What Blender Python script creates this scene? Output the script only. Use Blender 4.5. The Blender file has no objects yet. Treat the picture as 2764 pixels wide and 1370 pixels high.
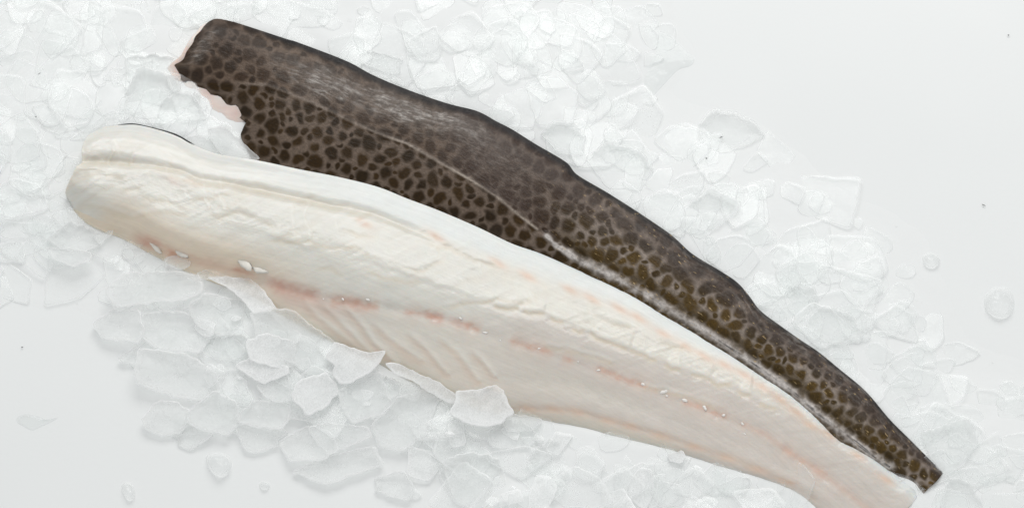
import bpy, math, random
import numpy as np
from mathutils import Vector

random.seed(7)
rng = np.random.default_rng(11)
scene = bpy.context.scene
R = math.radians

# ------------------------------------------------------------------ camera
PW, PH = 2764.0, 1370.0                     # pixel frame of the photograph
ELEV, LENS, WIDTH = R(62.0), 100.0, 0.80    # camera height angle, lens, metres across the frame
DIST = WIDTH * LENS / 36.0
CAM = np.array([0.0, -DIST * math.cos(ELEV), DIST * math.sin(ELEV)])
cd = bpy.data.cameras.new("camera"); cam = bpy.data.objects.new("camera", cd)
scene.collection.objects.link(cam); scene.camera = cam
cam.location = CAM; cam.rotation_euler = (math.pi / 2 - ELEV, 0, 0)
cd.lens = LENS; cd.sensor_width = 36.0; cd.sensor_fit = 'HORIZONTAL'
cd.clip_start = 0.05; cd.clip_end = 50.0

# ------------------------------------------------------------------ world and lamps
w = bpy.data.worlds.new("World"); scene.world = w; w.use_nodes = True
bg = w.node_tree.nodes["Background"]
bg.inputs[0].default_value = (0.985, 0.997, 1.0, 1); bg.inputs[1].default_value = 0.69

def area(name, loc, target, size, size_y, power, col):
    ld = bpy.data.lights.new(name, 'AREA'); ld.shape = 'RECTANGLE'
    ld.size = size; ld.size_y = size_y; ld.energy = power; ld.color = col
    o = bpy.data.objects.new(name, ld); scene.collection.objects.link(o)
    o.location = loc
    o.rotation_euler = (Vector(target) - Vector(loc)).to_track_quat('-Z', 'Y').to_euler()
    return o
area("softbox_back", (0.2, 2.3, 2.1), (0, 0, 0), 2.4, 1.6, 50.0, (1.0, 0.992, 0.98))

scene.view_settings.view_transform = 'Standard'
scene.view_settings.look = 'None'
scene.view_settings.exposure = 0.0
scene.view_settings.gamma = 1.0
scene.render.engine = 'CYCLES'
scene.cycles.max_bounces = 12; scene.cycles.diffuse_bounces = 7; scene.cycles.transmission_bounces = 12; scene.cycles.glossy_bounces = 4
scene.cycles.transparent_max_bounces = 48
scene.cycles.use_denoising = True

# ------------------------------------------------------------------ helpers
SE, CE = math.sin(ELEV), math.cos(ELEV)
def unproject(px, py, z):
    """pixel of the photograph + height above the table (m) -> world point"""
    px = np.asarray(px, float); py = np.asarray(py, float); z = np.asarray(z, float)
    u = (px - PW / 2) / PW * 36.0 / LENS
    v = -(py - PH / 2) / PW * 36.0 / LENS
    dx = u; dy = CE + v * SE; dz = -SE + v * CE
    t = (z - CAM[2]) / dz
    return np.stack([CAM[0] + t * dx, CAM[1] + t * dy, z + 0 * t], -1)

def project(P):
    P = np.asarray(P, float) - CAM
    depth = P[..., 1] * CE - P[..., 2] * SE
    up = P[..., 1] * SE + P[..., 2] * CE
    k = LENS / 36.0 * PW
    return P[..., 0] / depth * k + PW / 2, PH / 2 - up / depth * k

def smooth(a, b, x):
    t = np.clip((x - a) / (b - a), 0, 1); return t * t * (3 - 2 * t)

_lat = rng.random((512, 512))
def vnoise(x, y):
    xi = np.floor(x).astype(int); yi = np.floor(y).astype(int)
    fx = x - xi; fy = y - yi
    fx = fx * fx * (3 - 2 * fx); fy = fy * fy * (3 - 2 * fy)
    g = lambda i, j: _lat[(yi + j) % 512, (xi + i) % 512]
    return (g(0, 0) * (1 - fx) + g(1, 0) * fx) * (1 - fy) + (g(0, 1) * (1 - fx) + g(1, 1) * fx) * fy
def fbm(x, y, o=4):
    s = 0; a = 0.5; n = 0
    for k in range(o):
        s = s + a * vnoise(x * 2 ** k + 17.3 * k, y * 2 ** k + 5.1 * k); n += a; a *= 0.5
    return s / n - 0.5

def catmull(pts, n):
    """smooth curve through pts, n samples evenly spaced by arc length"""
    p = np.asarray(pts, float)
    e = np.vstack([2 * p[0] - p[1], p, 2 * p[-1] - p[-2]])
    out = []
    for i in range(1, len(e) - 2):
        t = np.linspace(0, 1, 24, endpoint=False)[:, None]
        a, b, c, d = e[i - 1], e[i], e[i + 1], e[i + 2]
        out.append(0.5 * ((2 * b) + (-a + c) * t + (2 * a - 5 * b + 4 * c - d) * t ** 2 + (-a + 3 * b - 3 * c + d) * t ** 3))
    q = np.vstack(out + [p[-1:]])
    L = np.concatenate([[0], np.cumsum(np.linalg.norm(np.diff(q, axis=0), axis=1))])
    s = np.linspace(0, L[-1], n)
    return np.stack([np.interp(s, L, q[:, 0]), np.interp(s, L, q[:, 1])], -1)

def coons(U, L, H, T, ns, nt):
    U = catmull(U, ns); L = catmull(L, ns); H = catmull(H, nt); T = catmull(T, nt)
    s = np.linspace(0, 1, ns)[:, None, None]; t = np.linspace(0, 1, nt)[None, :, None]
    ru = (1 - t) * U[:, None] + t * L[:, None]
    rh = (1 - s) * H[None] + s * T[None]
    b = (1 - s) * (1 - t) * U[0] + (1 - s) * t * L[0] + s * (1 - t) * U[-1] + s * t * L[-1]
    return ru + rh - b

def poly_dist(px, py, pts, signed=False):
    """distance to a polyline, arc position along it, and side (+ = below in the picture)"""
    p = np.asarray(pts, float); best = np.full(px.shape, 1e9); arc = np.zeros(px.shape); side = np.zeros(px.shape)
    acc = 0.0
    for a, b in zip(p[:-1], p[1:]):
        d = b - a; l = math.hypot(*d)
        t = np.clip(((px - a[0]) * d[0] + (py - a[1]) * d[1]) / (l * l), 0, 1)
        ex = px - a[0] - t * d[0]; ey = py - a[1] - t * d[1]
        q = np.hypot(ex, ey); m = q < best
        best = np.where(m, q, best); arc = np.where(m, acc + t * l, arc)
        side = np.where(m, np.sign(d[0] * ey - d[1] * ex), side)
        acc += l
    return best, arc, side

def in_poly(px, py, poly):
    poly = np.asarray(poly, float); c = np.zeros(np.shape(px), bool); j = len(poly) - 1
    for i in range(len(poly)):
        xi, yi = poly[i]; xj, yj = poly[j]
        m = ((yi > py) != (yj > py)) & (px < (xj - xi) * (py - yi) / (yj - yi + 1e-12) + xi)
        c ^= m; j = i
    return c

def mesh_obj(name, verts, faces, mat, parent=None, smooth_shade=True, attrs=None, uv=None):
    me = bpy.data.meshes.new(name)
    verts = np.asarray(verts, np.float32)
    if isinstance(faces, np.ndarray):
        n, k = faces.shape
        me.vertices.add(len(verts)); me.vertices.foreach_set('co', verts.ravel())
        me.loops.add(n * k); me.loops.foreach_set('vertex_index', faces.ravel().astype(np.int32))
        me.polygons.add(n); me.polygons.foreach_set('loop_start', np.arange(n, dtype=np.int32) * k)
        me.update(calc_edges=True)
    else:
        me.from_pydata(verts.tolist(), [], faces); me.update()
    me.validate()
    me.polygons.foreach_set('use_smooth', np.full(len(me.polygons), smooth_shade))
    for k, a in (attrs or {}).items():
        a = np.asarray(a, np.float32)
        if a.ndim == 1:
            at = me.attributes.new(k, 'FLOAT', 'POINT'); at.data.foreach_set('value', a)
        else:
            at = me.attributes.new(k, 'FLOAT_VECTOR', 'POINT'); at.data.foreach_set('vector', a.ravel())
    me.materials.append(mat)
    o = bpy.data.objects.new(name, me); scene.collection.objects.link(o)
    if parent is not None: o.parent = parent
    return o

def tag(o, label=None, cat=None, group=None, kind=None):
    for k, v in (('label', label), ('category', cat), ('group', group), ('kind', kind)):
        if v: o[k] = v
    return o

def empty(name, loc):
    o = bpy.data.objects.new(name, None); scene.collection.objects.link(o)
    o.location = loc; o.empty_display_size = 0.02
    bpy.context.view_layer.update()
    return o

def recenter(o):
    """put a mesh object's origin at its own base"""
    me = o.data; n = len(me.vertices); c = np.empty(n * 3, np.float32); me.vertices.foreach_get('co', c)
    c = c.reshape(-1, 3); b = np.array([c[:, 0].mean(), c[:, 1].mean(), c[:, 2].min()], np.float32)
    me.vertices.foreach_set('co', (c - b).ravel()); me.update(); o.location = b.tolist()
    return o

# ------------------------------------------------------------------ materials
def new_mat(name):
    m = bpy.data.materials.new(name); m.use_nodes = True
    nt = m.node_tree; nt.nodes.clear()
    out = nt.nodes.new('ShaderNodeOutputMaterial')
    def N(t, **kw):
        n = nt.nodes.new('ShaderNode' + t)
        for k, v in kw.items():
            if k.startswith('i_'):
                key = k[2:]; key = int(key) if key.isdigit() else key.replace('_', ' ')
                n.inputs[key].default_value = v
            else: setattr(n, k, v)
        return n
    def Lk(a, ao, b, bi): nt.links.new(a.outputs[ao], b.inputs[bi])
    return m, nt, out, N, Lk

def mat_surface():
    m, nt, out, N, Lk = new_mat('white_board')
    p = N('BsdfPrincipled'); p.inputs['Base Color'].default_value = (0.80, 0.815, 0.81, 1)
    p.inputs['Roughness'].default_value = 0.5; p.inputs['Specular IOR Level'].default_value = 0.3
    co = N('TexCoord'); n1 = N('TexNoise', i_Scale=3.0, i_Detail=3.0); n2 = N('TexNoise', i_Scale=240.0, i_Detail=4.0)
    Lk(co, 'Object', n1, 'Vector'); Lk(co, 'Object', n2, 'Vector')
    r = N('ValToRGB'); r.color_ramp.elements[0].color = (0.785, 0.80, 0.797, 1); r.color_ramp.elements[1].color = (0.815, 0.828, 0.824, 1)
    r.color_ramp.elements[0].position = 0.35; r.color_ramp.elements[1].position = 0.65
    Lk(n1, 'Fac', r, 'Fac'); Lk(r, 'Color', p, 'Base Color')
    b = N('Bump', i_Strength=0.06, i_Distance=0.001); Lk(n2, 'Fac', b, 'Height'); Lk(b, 'Normal', p, 'Normal')
    Lk(p, 'BSDF', out, 'Surface'); return m

def mat_ice(name, body, rim, tint=(0.988, 0.991, 0.99), trans=0.5, gloss=0.25):
    """ice: mostly see-through, with a share of white scatter (body inside, rim at the broken edge) and a wet gloss"""
    m, nt, out, N, Lk = new_mat(name)
    co = N('TexCoord'); oi = N('ObjectInfo')
    add = N('VectorMath', operation='ADD'); Lk(co, 'Object', add, 0); Lk(oi, 'Random', add, 1)
    n1 = N('TexNoise', i_Scale=75.0, i_Detail=4.0, i_Roughness=0.55); Lk(add, 'Vector', n1, 'Vector')
    n2 = N('TexNoise', i_Scale=800.0, i_Detail=3.0, i_Roughness=0.7); Lk(add, 'Vector', n2, 'Vector')
    at = N('Attribute', attribute_name='edge')
    mr = N('MapRange'); mr.inputs['From Min'].default_value = 0.3; mr.inputs['From Max'].default_value = 0.7
    mr.inputs['To Min'].default_value = body * 0.6; mr.inputs['To Max'].default_value = min(body * 1.4, 1.0); Lk(n1, 'Fac', mr, 'Value')
    g = N('MapRange'); g.inputs['From Min'].default_value = 0.35; g.inputs['From Max'].default_value = 0.7
    g.inputs['To Min'].default_value = 0.85; g.inputs['To Max'].default_value = 1.2; Lk(n2, 'Fac', g, 'Value')
    ml = N('Math', operation='MULTIPLY'); Lk(mr, 'Result', ml, 0); Lk(g, 'Result', ml, 1); ml.use_clamp = True
    mx = N('Mix', data_type='FLOAT'); Lk(at, 'Fac', mx, 0); Lk(ml, 'Value', mx, 2); mx.inputs[3].default_value = rim
    bu = N('Bump', i_Strength=0.25, i_Distance=0.0012); Lk(n1, 'Fac', bu, 'Height')
    bu2 = N('Bump', i_Strength=0.22, i_Distance=0.0004); Lk(n2, 'Fac', bu2, 'Height'); Lk(bu, 'Normal', bu2, 'Normal')
    df = N('BsdfDiffuse'); df.inputs['Color'].default_value = (*tint, 1); Lk(bu2, 'Normal', df, 'Normal')
    tr = N('BsdfTranslucent'); tr.inputs['Color'].default_value = (*tint, 1); Lk(bu2, 'Normal', tr, 'Normal')
    m1 = N('MixShader', i_0=trans); Lk(df, 'BSDF', m1, 1); Lk(tr, 'BSDF', m1, 2)
    tp = N('BsdfTransparent'); tp.inputs['Color'].default_value = (0.995, 0.998, 0.997, 1)
    m2 = N('MixShader'); Lk(mx, 0, m2, 0); Lk(tp, 'BSDF', m2, 1); Lk(m1, 'Shader', m2, 2)
    gl = N('BsdfGlossy', i_Roughness=0.12); gl.inputs['Color'].default_value = (1, 1, 1, 1); Lk(bu2, 'Normal', gl, 'Normal')
    lw = N('LayerWeight', i_Blend=0.5); Lk(bu2, 'Normal', lw, 'Normal')
    pw = N('Math', operation='POWER', i_1=4.0); Lk(lw, 'Facing', pw, 0)
    fr = N('MapRange'); fr.inputs['To Min'].default_value = 0.02; fr.inputs['To Max'].default_value = gloss; Lk(pw, 'Value', fr, 'Value')
    ge = N('NewGeometry'); ff = N('Math', operation='SUBTRACT', i_0=1.0); Lk(ge, 'Backfacing', ff, 1)
    fm = N('Math', operation='MULTIPLY'); Lk(fr, 'Result', fm, 0); Lk(ff, 'Value', fm, 1)
    m3 = N('MixShader'); Lk(fm, 'Value', m3, 0); Lk(m2, 'Shader', m3, 1); Lk(gl, 'BSDF', m3, 2)
    Lk(m3, 'Shader', out, 'Surface'); return m

def mat_water(name):
    m, nt, out, N, Lk = new_mat(name)
    tp = N('BsdfTransparent'); tp.inputs['Color'].default_value = (0.975, 0.982, 0.98, 1)
    gl = N('BsdfGlossy', i_Roughness=0.06)
    df = N('BsdfDiffuse'); df.inputs['Color'].default_value = (0.93, 0.94, 0.94, 1)
    at = N('Attribute', attribute_name='edge')
    ml = N('Math', operation='MULTIPLY', i_1=0.22); Lk(at, 'Fac', ml, 0)
    m0 = N('MixShader'); Lk(ml, 'Value', m0, 0); Lk(tp, 'BSDF', m0, 1); Lk(df, 'BSDF', m0, 2)
    co = N('TexCoord'); n1 = N('TexNoise', i_Scale=180.0, i_Detail=2.0); Lk(co, 'Object', n1, 'Vector')
    bu = N('Bump', i_Strength=0.4, i_Distance=0.001); Lk(n1, 'Fac', bu, 'Height'); Lk(bu, 'Normal', gl, 'Normal')
    lw = N('LayerWeight', i_Blend=0.5); Lk(bu, 'Normal', lw, 'Normal')
    pw = N('Math', operation='POWER', i_1=4.0); Lk(lw, 'Facing', pw, 0)
    fr = N('MapRange'); fr.inputs['To Min'].default_value = 0.02; fr.inputs['To Max'].default_value = 0.2; Lk(pw, 'Value', fr, 'Value')
    m3 = N('MixShader'); Lk(fr, 'Result', m3, 0); Lk(m0, 'Shader', m3, 1); Lk(gl, 'BSDF', m3, 2)
    Lk(m3, 'Shader', out, 'Surface'); return m

def mat_flesh(name, sss=0.45, rough=0.36):
    m, nt, out, N, Lk = new_mat(name)
    p = N('BsdfPrincipled')
    c = N('Attribute', attribute_name='tone'); uv = N('Attribute', attribute_name='along')
    n1 = N('TexNoise', i_Scale=1.0, i_Detail=5.0, i_Roughness=0.6)
    mp = N('Mapping'); mp.inputs['Scale'].default_value = (40, 420, 1); Lk(uv, 'Vector', mp, 'Vector'); Lk(mp, 'Vector', n1, 'Vector')
    n2 = N('TexNoise', i_Scale=520.0, i_Detail=4.0); co = N('TexCoord'); Lk(co, 'Object', n2, 'Vector')
    mr = N('MapRange'); mr.inputs['From Min'].default_value = 0.3; mr.inputs['From Max'].default_value = 0.7
    mr.inputs['To Min'].default_value = 0.955; mr.inputs['To Max'].default_value = 1.04; Lk(n1, 'Fac', mr, 'Value')
    vm = N('VectorMath', operation='SCALE'); Lk(c, 'Vector', vm, 0); Lk(mr, 'Result', vm, 'Scale')
    Lk(vm, 'Vector', p, 'Base Color')
    p.inputs['Roughness'].default_value = rough; p.inputs['IOR'].default_value = 1.38
    p.inputs['Subsurface Weight'].default_value = sss; p.inputs['Coat Weight'].default_value = 0.4; p.inputs['Coat Roughness'].default_value = 0.1
    p.inputs['Subsurface Radius'].default_value = (1.0, 0.62, 0.42); p.inputs['Subsurface Scale'].default_value = 0.006
    b1 = N('Bump', i_Strength=0.16, i_Distance=0.0005); Lk(n1, 'Fac', b1, 'Height')
    b2 = N('Bump', i_Strength=0.4, i_Distance=0.0003); Lk(n2, 'Fac', b2, 'Height'); Lk(b1, 'Normal', b2, 'Normal')
    Lk(b2, 'Normal', p, 'Normal')
    Lk(p, 'BSDF', out, 'Surface'); return m

def mat_skin(name):
    m, nt, out, N, Lk = new_mat(name)
    p = N('BsdfPrincipled')
    uv = N('Attribute', attribute_name='along'); sp = N('Attribute', attribute_name='spot'); ne = N('Attribute', attribute_name='net')
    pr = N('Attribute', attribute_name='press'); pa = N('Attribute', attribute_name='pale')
    fn = N('TexNoise', i_Scale=420.0, i_Detail=4.0, i_Roughness=0.7); Lk(uv, 'Vector', fn, 'Vector')
    fo = N('MapRange'); fo.inputs['To Min'].default_value = -0.22; fo.inputs['To Max'].default_value = 0.22; Lk(fn, 'Fac', fo, 'Value')
    bl = N('Attribute', attribute_name='blot')
    a1 = N('Math', operation='ADD'); Lk(bl, 'Fac', a1, 0); Lk(fo, 'Result', a1, 1)
    em = N('MapRange', interpolation_type='SMOOTHSTEP'); em.inputs['From Min'].default_value = -0.32; em.inputs['From Max'].default_value = 0.42; Lk(a1, 'Value', em, 'Value')
    # 'press': how clearly the spots read there
    pm = N('Math', operation='MULTIPLY'); Lk(em, 'Result', pm, 0); Lk(pr, 'Fac', pm, 1)
    cm = N('Mix', data_type='RGBA'); Lk(pm, 'Value', cm, 0); Lk(ne, 'Vector', cm, 6); Lk(sp, 'Vector', cm, 7)
    # fibres running along and across the skin; they also streak the painted sheen
    mp = N('Mapping'); mp.inputs['Rotation'].default_value = (0, 0, R(24)); mp.inputs['Scale'].default_value = (80, 330, 1); Lk(uv, 'Vector', mp, 'Vector')
    f1 = N('TexNoise', i_Scale=1.0, i_Detail=5.0, i_Roughness=0.65); Lk(mp, 'Vector', f1, 'Vector')
    mp2 = N('Mapping'); mp2.inputs['Scale'].default_value = (110, 520, 1); Lk(uv, 'Vector', mp2, 'Vector')
    f2 = N('TexNoise', i_Scale=1.0, i_Detail=5.0, i_Roughness=0.7); Lk(mp2, 'Vector', f2, 'Vector')
    fm = N('MapRange', interpolation_type='SMOOTHSTEP'); fm.inputs['From Min'].default_value = 0.44; fm.inputs['From Max'].default_value = 0.66; Lk(f1, 'Fac', fm, 'Value')
    fmb = N('MapRange'); fmb.inputs['To Min'].default_value = 0.16; fmb.inputs['To Max'].default_value = 1.0; Lk(fm, 'Result', fmb, 'Value')
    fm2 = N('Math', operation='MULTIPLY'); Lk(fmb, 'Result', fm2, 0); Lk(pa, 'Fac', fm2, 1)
    cf = N('Mix', data_type='RGBA'); Lk(fm2, 'Value', cf, 0); Lk(cm, 2, cf, 6); cf.inputs[7].default_value = (0.44, 0.41, 0.38, 1)  # pale grey mixed in: painted wet sheen of the back, and the pale head rim
    gm = N('MapRange'); gm.inputs['From Min'].default_value = 0.25; gm.inputs['From Max'].default_value = 0.75
    gm.inputs['To Min'].default_value = 0.52; gm.inputs['To Max'].default_value = 1.5; Lk(fn, 'Fac', gm, 'Value')
    cs = N('VectorMath', operation='SCALE'); Lk(cf, 2, cs, 0); Lk(gm, 'Result', cs, 'Scale')
    # golden glints towards the tail: wet highlights painted as colour
    gl = N('Attribute', attribute_name='fleck'); mp3 = N('Mapping'); mp3.inputs['Scale'].default_value = (160, 620, 1); mp3.inputs['Rotation'].default_value = (0, 0, R(-8)); Lk(uv, 'Vector', mp3, 'Vector')
    f3 = N('TexNoise', i_Scale=1.0, i_Detail=3.0, i_Roughness=0.6); Lk(mp3, 'Vector', f3, 'Vector')
    g3 = N('MapRange', interpolation_type='SMOOTHSTEP'); g3.inputs['From Min'].default_value = 0.63; g3.inputs['From Max'].default_value = 0.70; Lk(f3, 'Fac', g3, 'Value')
    g4 = N('Math', operation='MULTIPLY'); Lk(g3, 'Result', g4, 0); Lk(gl, 'Fac', g4, 1)
    cg = N('Mix', data_type='RGBA'); Lk(g4, 'Value', cg, 0); Lk(cs, 'Vector', cg, 6); cg.inputs[7].default_value = (0.42, 0.30, 0.15, 1)
    Lk(cg, 2, p, 'Base Color')
    p.inputs['Roughness'].default_value = 0.40; p.inputs['IOR'].default_value = 1.36; p.inputs['Specular IOR Level'].default_value = 0.1
    p.inputs['Coat Weight'].default_value = 0.2; p.inputs['Coat Roughness'].default_value = 0.07
    b1 = N('Bump', i_Strength=0.5, i_Distance=0.0006); Lk(f1, 'Fac', b1, 'Height')
    b2 = N('Bump', i_Strength=0.45, i_Distance=0.0005); Lk(f2, 'Fac', b2, 'Height'); Lk(b1, 'Normal', b2, 'Normal')
    b3 = N('Bump', i_Strength=0.8, i_Distance=0.0005); Lk(fn, 'Fac', b3, 'Height'); Lk(b2, 'Normal', b3, 'Normal')
    Lk(b3, 'Normal', p, 'Normal'); Lk(b3, 'Normal', p, 'Coat Normal')
    Lk(p, 'BSDF', out, 'Surface'); return m

def mat_plain(name, col, rough=0.5, sss=0.0):
    m, nt, out, N, Lk = new_mat(name)
    p = N('BsdfPrincipled'); co = N('TexCoord'); n = N('TexNoise', i_Scale=300.0, i_Detail=4.0); Lk(co, 'Object', n, 'Vector')
    mr = N('MapRange'); mr.inputs['To Min'].default_value = 0.8; mr.inputs['To Max'].default_value = 1.2; Lk(n, 'Fac', mr, 'Value')
    rgb = N('RGB'); rgb.outputs[0].default_value = (*col, 1)
    v = N('VectorMath', operation='SCALE'); Lk(rgb, 'Color', v, 0); Lk(mr, 'Result', v, 'Scale'); Lk(v, 'Vector', p, 'Base Color')
    p.inputs['Roughness'].default_value = rough; p.inputs['Subsurface Weight'].default_value = sss
    p.inputs['Subsurface Scale'].default_value = 0.002
    b = N('Bump', i_Strength=0.3, i_Distance=0.0003); Lk(n, 'Fac', b, 'Height'); Lk(b, 'Normal', p, 'Normal')
    Lk(p, 'BSDF', out, 'Surface'); return m

M_SURF = mat_surface()
M_ICE = mat_ice('frosted_ice', 0.22, 0.55)
M_FAINT = mat_ice('melting_ice', 0.12, 0.30)
M_CLEAR = mat_ice('clear_ice', 0.12, 0.5)
M_WHITE = mat_ice('crusted_ice', 0.50, 0.92, trans=0.4)
M_BED = mat_ice('packed_ice', 3.0, 1.0, tint=(0.822, 0.834, 0.83), trans=0.0, gloss=0.06)
M_WATER = mat_water('meltwater')
M_FLESH = mat_flesh('white_flesh')
M_PINK = mat_flesh('pink_flesh', 0.4, 0.3)
M_SKIN = mat_skin('spotted_skin')
M_DARK = mat_plain('dark_skin_edge', (0.035, 0.038, 0.042), 0.4)
M_BONE = mat_plain('bone_white', (0.80, 0.775, 0.735), 0.35, 0.0)
M_MEMB = mat_plain('membrane', (0.73, 0.70, 0.64), 0.3, 0.0)
M_SPECK = mat_plain('dirt', (0.2, 0.2, 0.2), 0.6)
M_THREAD = mat_plain('thread_grey', (0.62, 0.61, 0.58), 0.5)
M_FIN = mat_plain('fin_skin', (0.34, 0.32, 0.29), 0.45)

# ------------------------------------------------------------------ ground surface
v = np.array([[-4, -3, 0], [4, -3, 0], [4, 4, 0], [-4, 4, 0]])
tag(mesh_obj('table_surface', v, [(0, 1, 2, 3)], M_SURF, smooth_shade=False), kind='structure')

# ------------------------------------------------------------------ outlines traced from the photograph (pixels)
BORDER = [(590, 416), (692, 432), (805, 456), (912, 477), (1019, 504), (1100, 536), (1180, 566), (1288, 612), (1382, 657), (1462, 685),
          (1570, 733), (1704, 792), (1811, 851), (1892, 894), (1999, 953), (2106, 1023), (2187, 1082), (2262, 1157), (2342, 1213), (2385, 1251), (2440, 1296)]
D_UP = [(552, 68), (568, 56), (587, 51), (625, 58), (665, 70), (772, 105), (805, 115), (933, 164), (1009, 204), (1105, 244), (1207, 279), (1288, 300), (1341, 328),
        (1382, 349), (1446, 389), (1527, 437), (1559, 472), (1640, 520), (1725, 574), (1811, 633), (1868, 684), (1940, 728), (1988, 760), (2020, 795),
        (2053, 838), (2106, 878), (2160, 916), (2208, 948), (2267, 996), (2337, 1055), (2401, 1130), (2455, 1184), (2503, 1232), (2546, 1274)]
D_HEAD = [(552, 68), (541, 84), (527, 99), (520, 117), (504, 139), (496, 158), (486, 167), (472, 175), (469, 188)]
D_LOW = [(469, 188), (488, 215), (510, 228), (531, 241), (569, 268), (606, 295), (640, 313), (664, 330), (668, 344), (652, 356), (652, 372), (668, 402), (695, 450)] + \
        [(x - 22, y + 52) for x, y in BORDER[2:-3]] + [(2350, 1245), (2410, 1280), (2460, 1299), (2490, 1334)]
D_TAIL = [(2546, 1274), (2528, 1296), (2508, 1314), (2490, 1334)]
P_UP = [(247, 357), (285, 342), (333, 337), (376, 338), (440, 354), (483, 370), (518, 389)] + BORDER + [(2466, 1308), (2484, 1331)]
P_HEAD = [(247, 357), (231, 374), (221, 400), (221, 428), (220, 440), (205, 450), (196, 470), (184, 495), (177, 515), (184, 537)]
P_LOW = [(184, 537), (204, 571), (236, 600), (279, 622), (322, 638), (370, 662), (472, 716), (579, 760), (665, 786), (751, 846), (858, 914), (976, 968), (1073, 1006),
         (1223, 1082), (1310, 1108), (1398, 1122), (1462, 1138), (1570, 1166), (1682, 1196), (1800, 1222), (1876, 1244), (1951, 1270), (2070, 1302), (2140, 1334),
         (2185, 1372), (2240, 1440)]
P_TAIL = [(2484, 1331), (2450, 1370), (2390, 1415), (2320, 1434), (2240, 1440)]

# ------------------------------------------------------------------ ice heap height
ICE_EDGE = [(-400, -300), (1500, -300), (1800, -60), (1880, 150), (1830, 240), (2080, 330), (2260, 480), (2480, 600), (2560, 760), (2620, 900), (2900, 1010),
            (3100, 1100), (3100, 1700), (1300, 1700), (1150, 1420), (1010, 1290), (850, 1290), (760, 1230), (560, 1215), (450, 1175), (370, 1110), (340, 960),
            (240, 860), (60, 830), (-400, 820)]
FISH = [np.vstack([catmull(D_UP, 60), catmull(D_TAIL, 6), catmull(D_LOW, 60)[::-1]]), np.vstack([catmull(P_UP, 60), catmull(P_TAIL, 8), catmull(P_LOW, 60)[::-1], catmull(P_HEAD, 10)[::-1]])]
RX = np.arange(-460, 3160, 8.0); RY = np.arange(-340, 1730, 8.0)
_gx, _gy = np.meshgrid(RX, RY, indexing='ij')
def sdist(poly):
    d = poly_dist(_gx, _gy, np.vstack([poly, poly[:1]]))[0]
    return np.where(in_poly(_gx, _gy, poly), -d, d)
FISH_D = np.minimum(sdist(FISH[0]), sdist(FISH[1]))
_d = -sdist(np.array(ICE_EDGE, float)) + 40 * fbm(_gx / 90, _gy / 90, 3)
_h = 0.0062 * smooth(-10, 330, _d) + 0.0026 * smooth(60, 500, _d)
_h = _h * (0.8 + 0.7 * (fbm(_gx / 230.0, _gy / 200.0, 3) + 0.3)) * (1 - 0.7 * smooth(0, 70, -FISH_D))
BED = np.where(_d > -10, _h, 0) - 0.0012 * smooth(30, -60, _d)
def lookup(A, px, py):
    x = np.clip((np.asarray(px, float) - RX[0]) / 8.0, 0, len(RX) - 1.001); y = np.clip((np.asarray(py, float) - RY[0]) / 8.0, 0, len(RY) - 1.001)
    i = x.astype(int); j = y.astype(int); fx = x - i; fy = y - j
    return (A[i, j] * (1 - fx) + A[i + 1, j] * fx) * (1 - fy) + (A[i, j + 1] * (1 - fx) + A[i + 1, j + 1] * fx) * fy
def bed_height(px, py): return lookup(BED, px, py)
def fish_dist(x, y): return float(lookup(FISH_D, x, y))

gx, gy = np.meshgrid(np.linspace(-420, 3080, 330), np.linspace(-310, 1690, 210), indexing='ij')
gz = bed_height(gx, gy)
gz = gz + np.clip(gz / 0.004, 0, 1) * 0.0010 * fbm(gx / 40, gy / 34, 4)
G = unproject(gx, gy, gz).reshape(-1, 3)
idx = np.arange(330 * 210).reshape(330, 210)
F = np.stack([idx[:-1, :-1], idx[:-1, 1:], idx[1:, 1:], idx[1:, :-1]], -1).reshape(-1, 4)[:, ::-1]
keep = (gz.reshape(-1)[F] > -0.0006).any(1)
F = F[keep]; used = np.unique(F); remap = np.full(len(G), -1); remap[used] = np.arange(len(used))
tag(mesh_obj('ice_heap', G[used], remap[F], M_BED, attrs={'edge': np.zeros(len(used))}), kind='structure')

# ------------------------------------------------------------------ fillets
def shell(P, z, drop_rows, base, name, mat, parent, attrs, ns, nt, closed=True):
    """top sheet P (ns x nt pixels) at heights z + side walls down to `base` + flat underside"""
    W = unproject(P[..., 0], P[..., 1], z)
    verts = W.reshape(-1, 3); idx = np.arange(ns * nt).reshape(ns, nt)
    F = [np.stack([idx[:-1, :-1], idx[:-1, 1:], idx[1:, 1:], idx[1:, :-1]], -1).reshape(-1, 4)]
    ring = np.concatenate([idx[:, 0], idx[-1, 1:], idx[-2::-1, -1], idx[0, -2:0:-1]])
    cen = W[:, nt // 2]                                     # walls lean towards the spine
    prev = ring; allv = [verts]; n = len(verts); src = [np.arange(n)]
    rv = verts[ring]
    mid = np.concatenate([cen, np.repeat(cen[-1:], nt - 1, 0), cen[-2::-1], np.repeat(cen[:1], nt - 2, 0)])
    dirn = mid - rv; dirn[:, 2] = 0; dirn /= np.linalg.norm(dirn, axis=1)[:, None] + 1e-9
    for k, (f, inw) in enumerate(drop_rows):
        q = rv + dirn * inw
        q[:, 2] = rv[:, 2] * (1 - f) + np.minimum(base, rv[:, 2] - 0.0005) * f
        cur = n + np.arange(len(ring)); n += len(ring); allv.append(q); src.append(ring)
        nx = np.roll(np.arange(len(ring)), -1)
        F.append(np.stack([prev, prev[nx], cur[nx], cur], -1)); prev = cur
    V = np.vstack(allv); S = np.concatenate(src)
    F = np.vstack(F)[:, ::-1]
    at = {k: a.reshape(ns * nt, -1)[S].squeeze() for k, a in attrs.items()}
    o = mesh_obj(name, V - np.array(parent.location), F, mat, parent, attrs=at)
    return o, W

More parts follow.
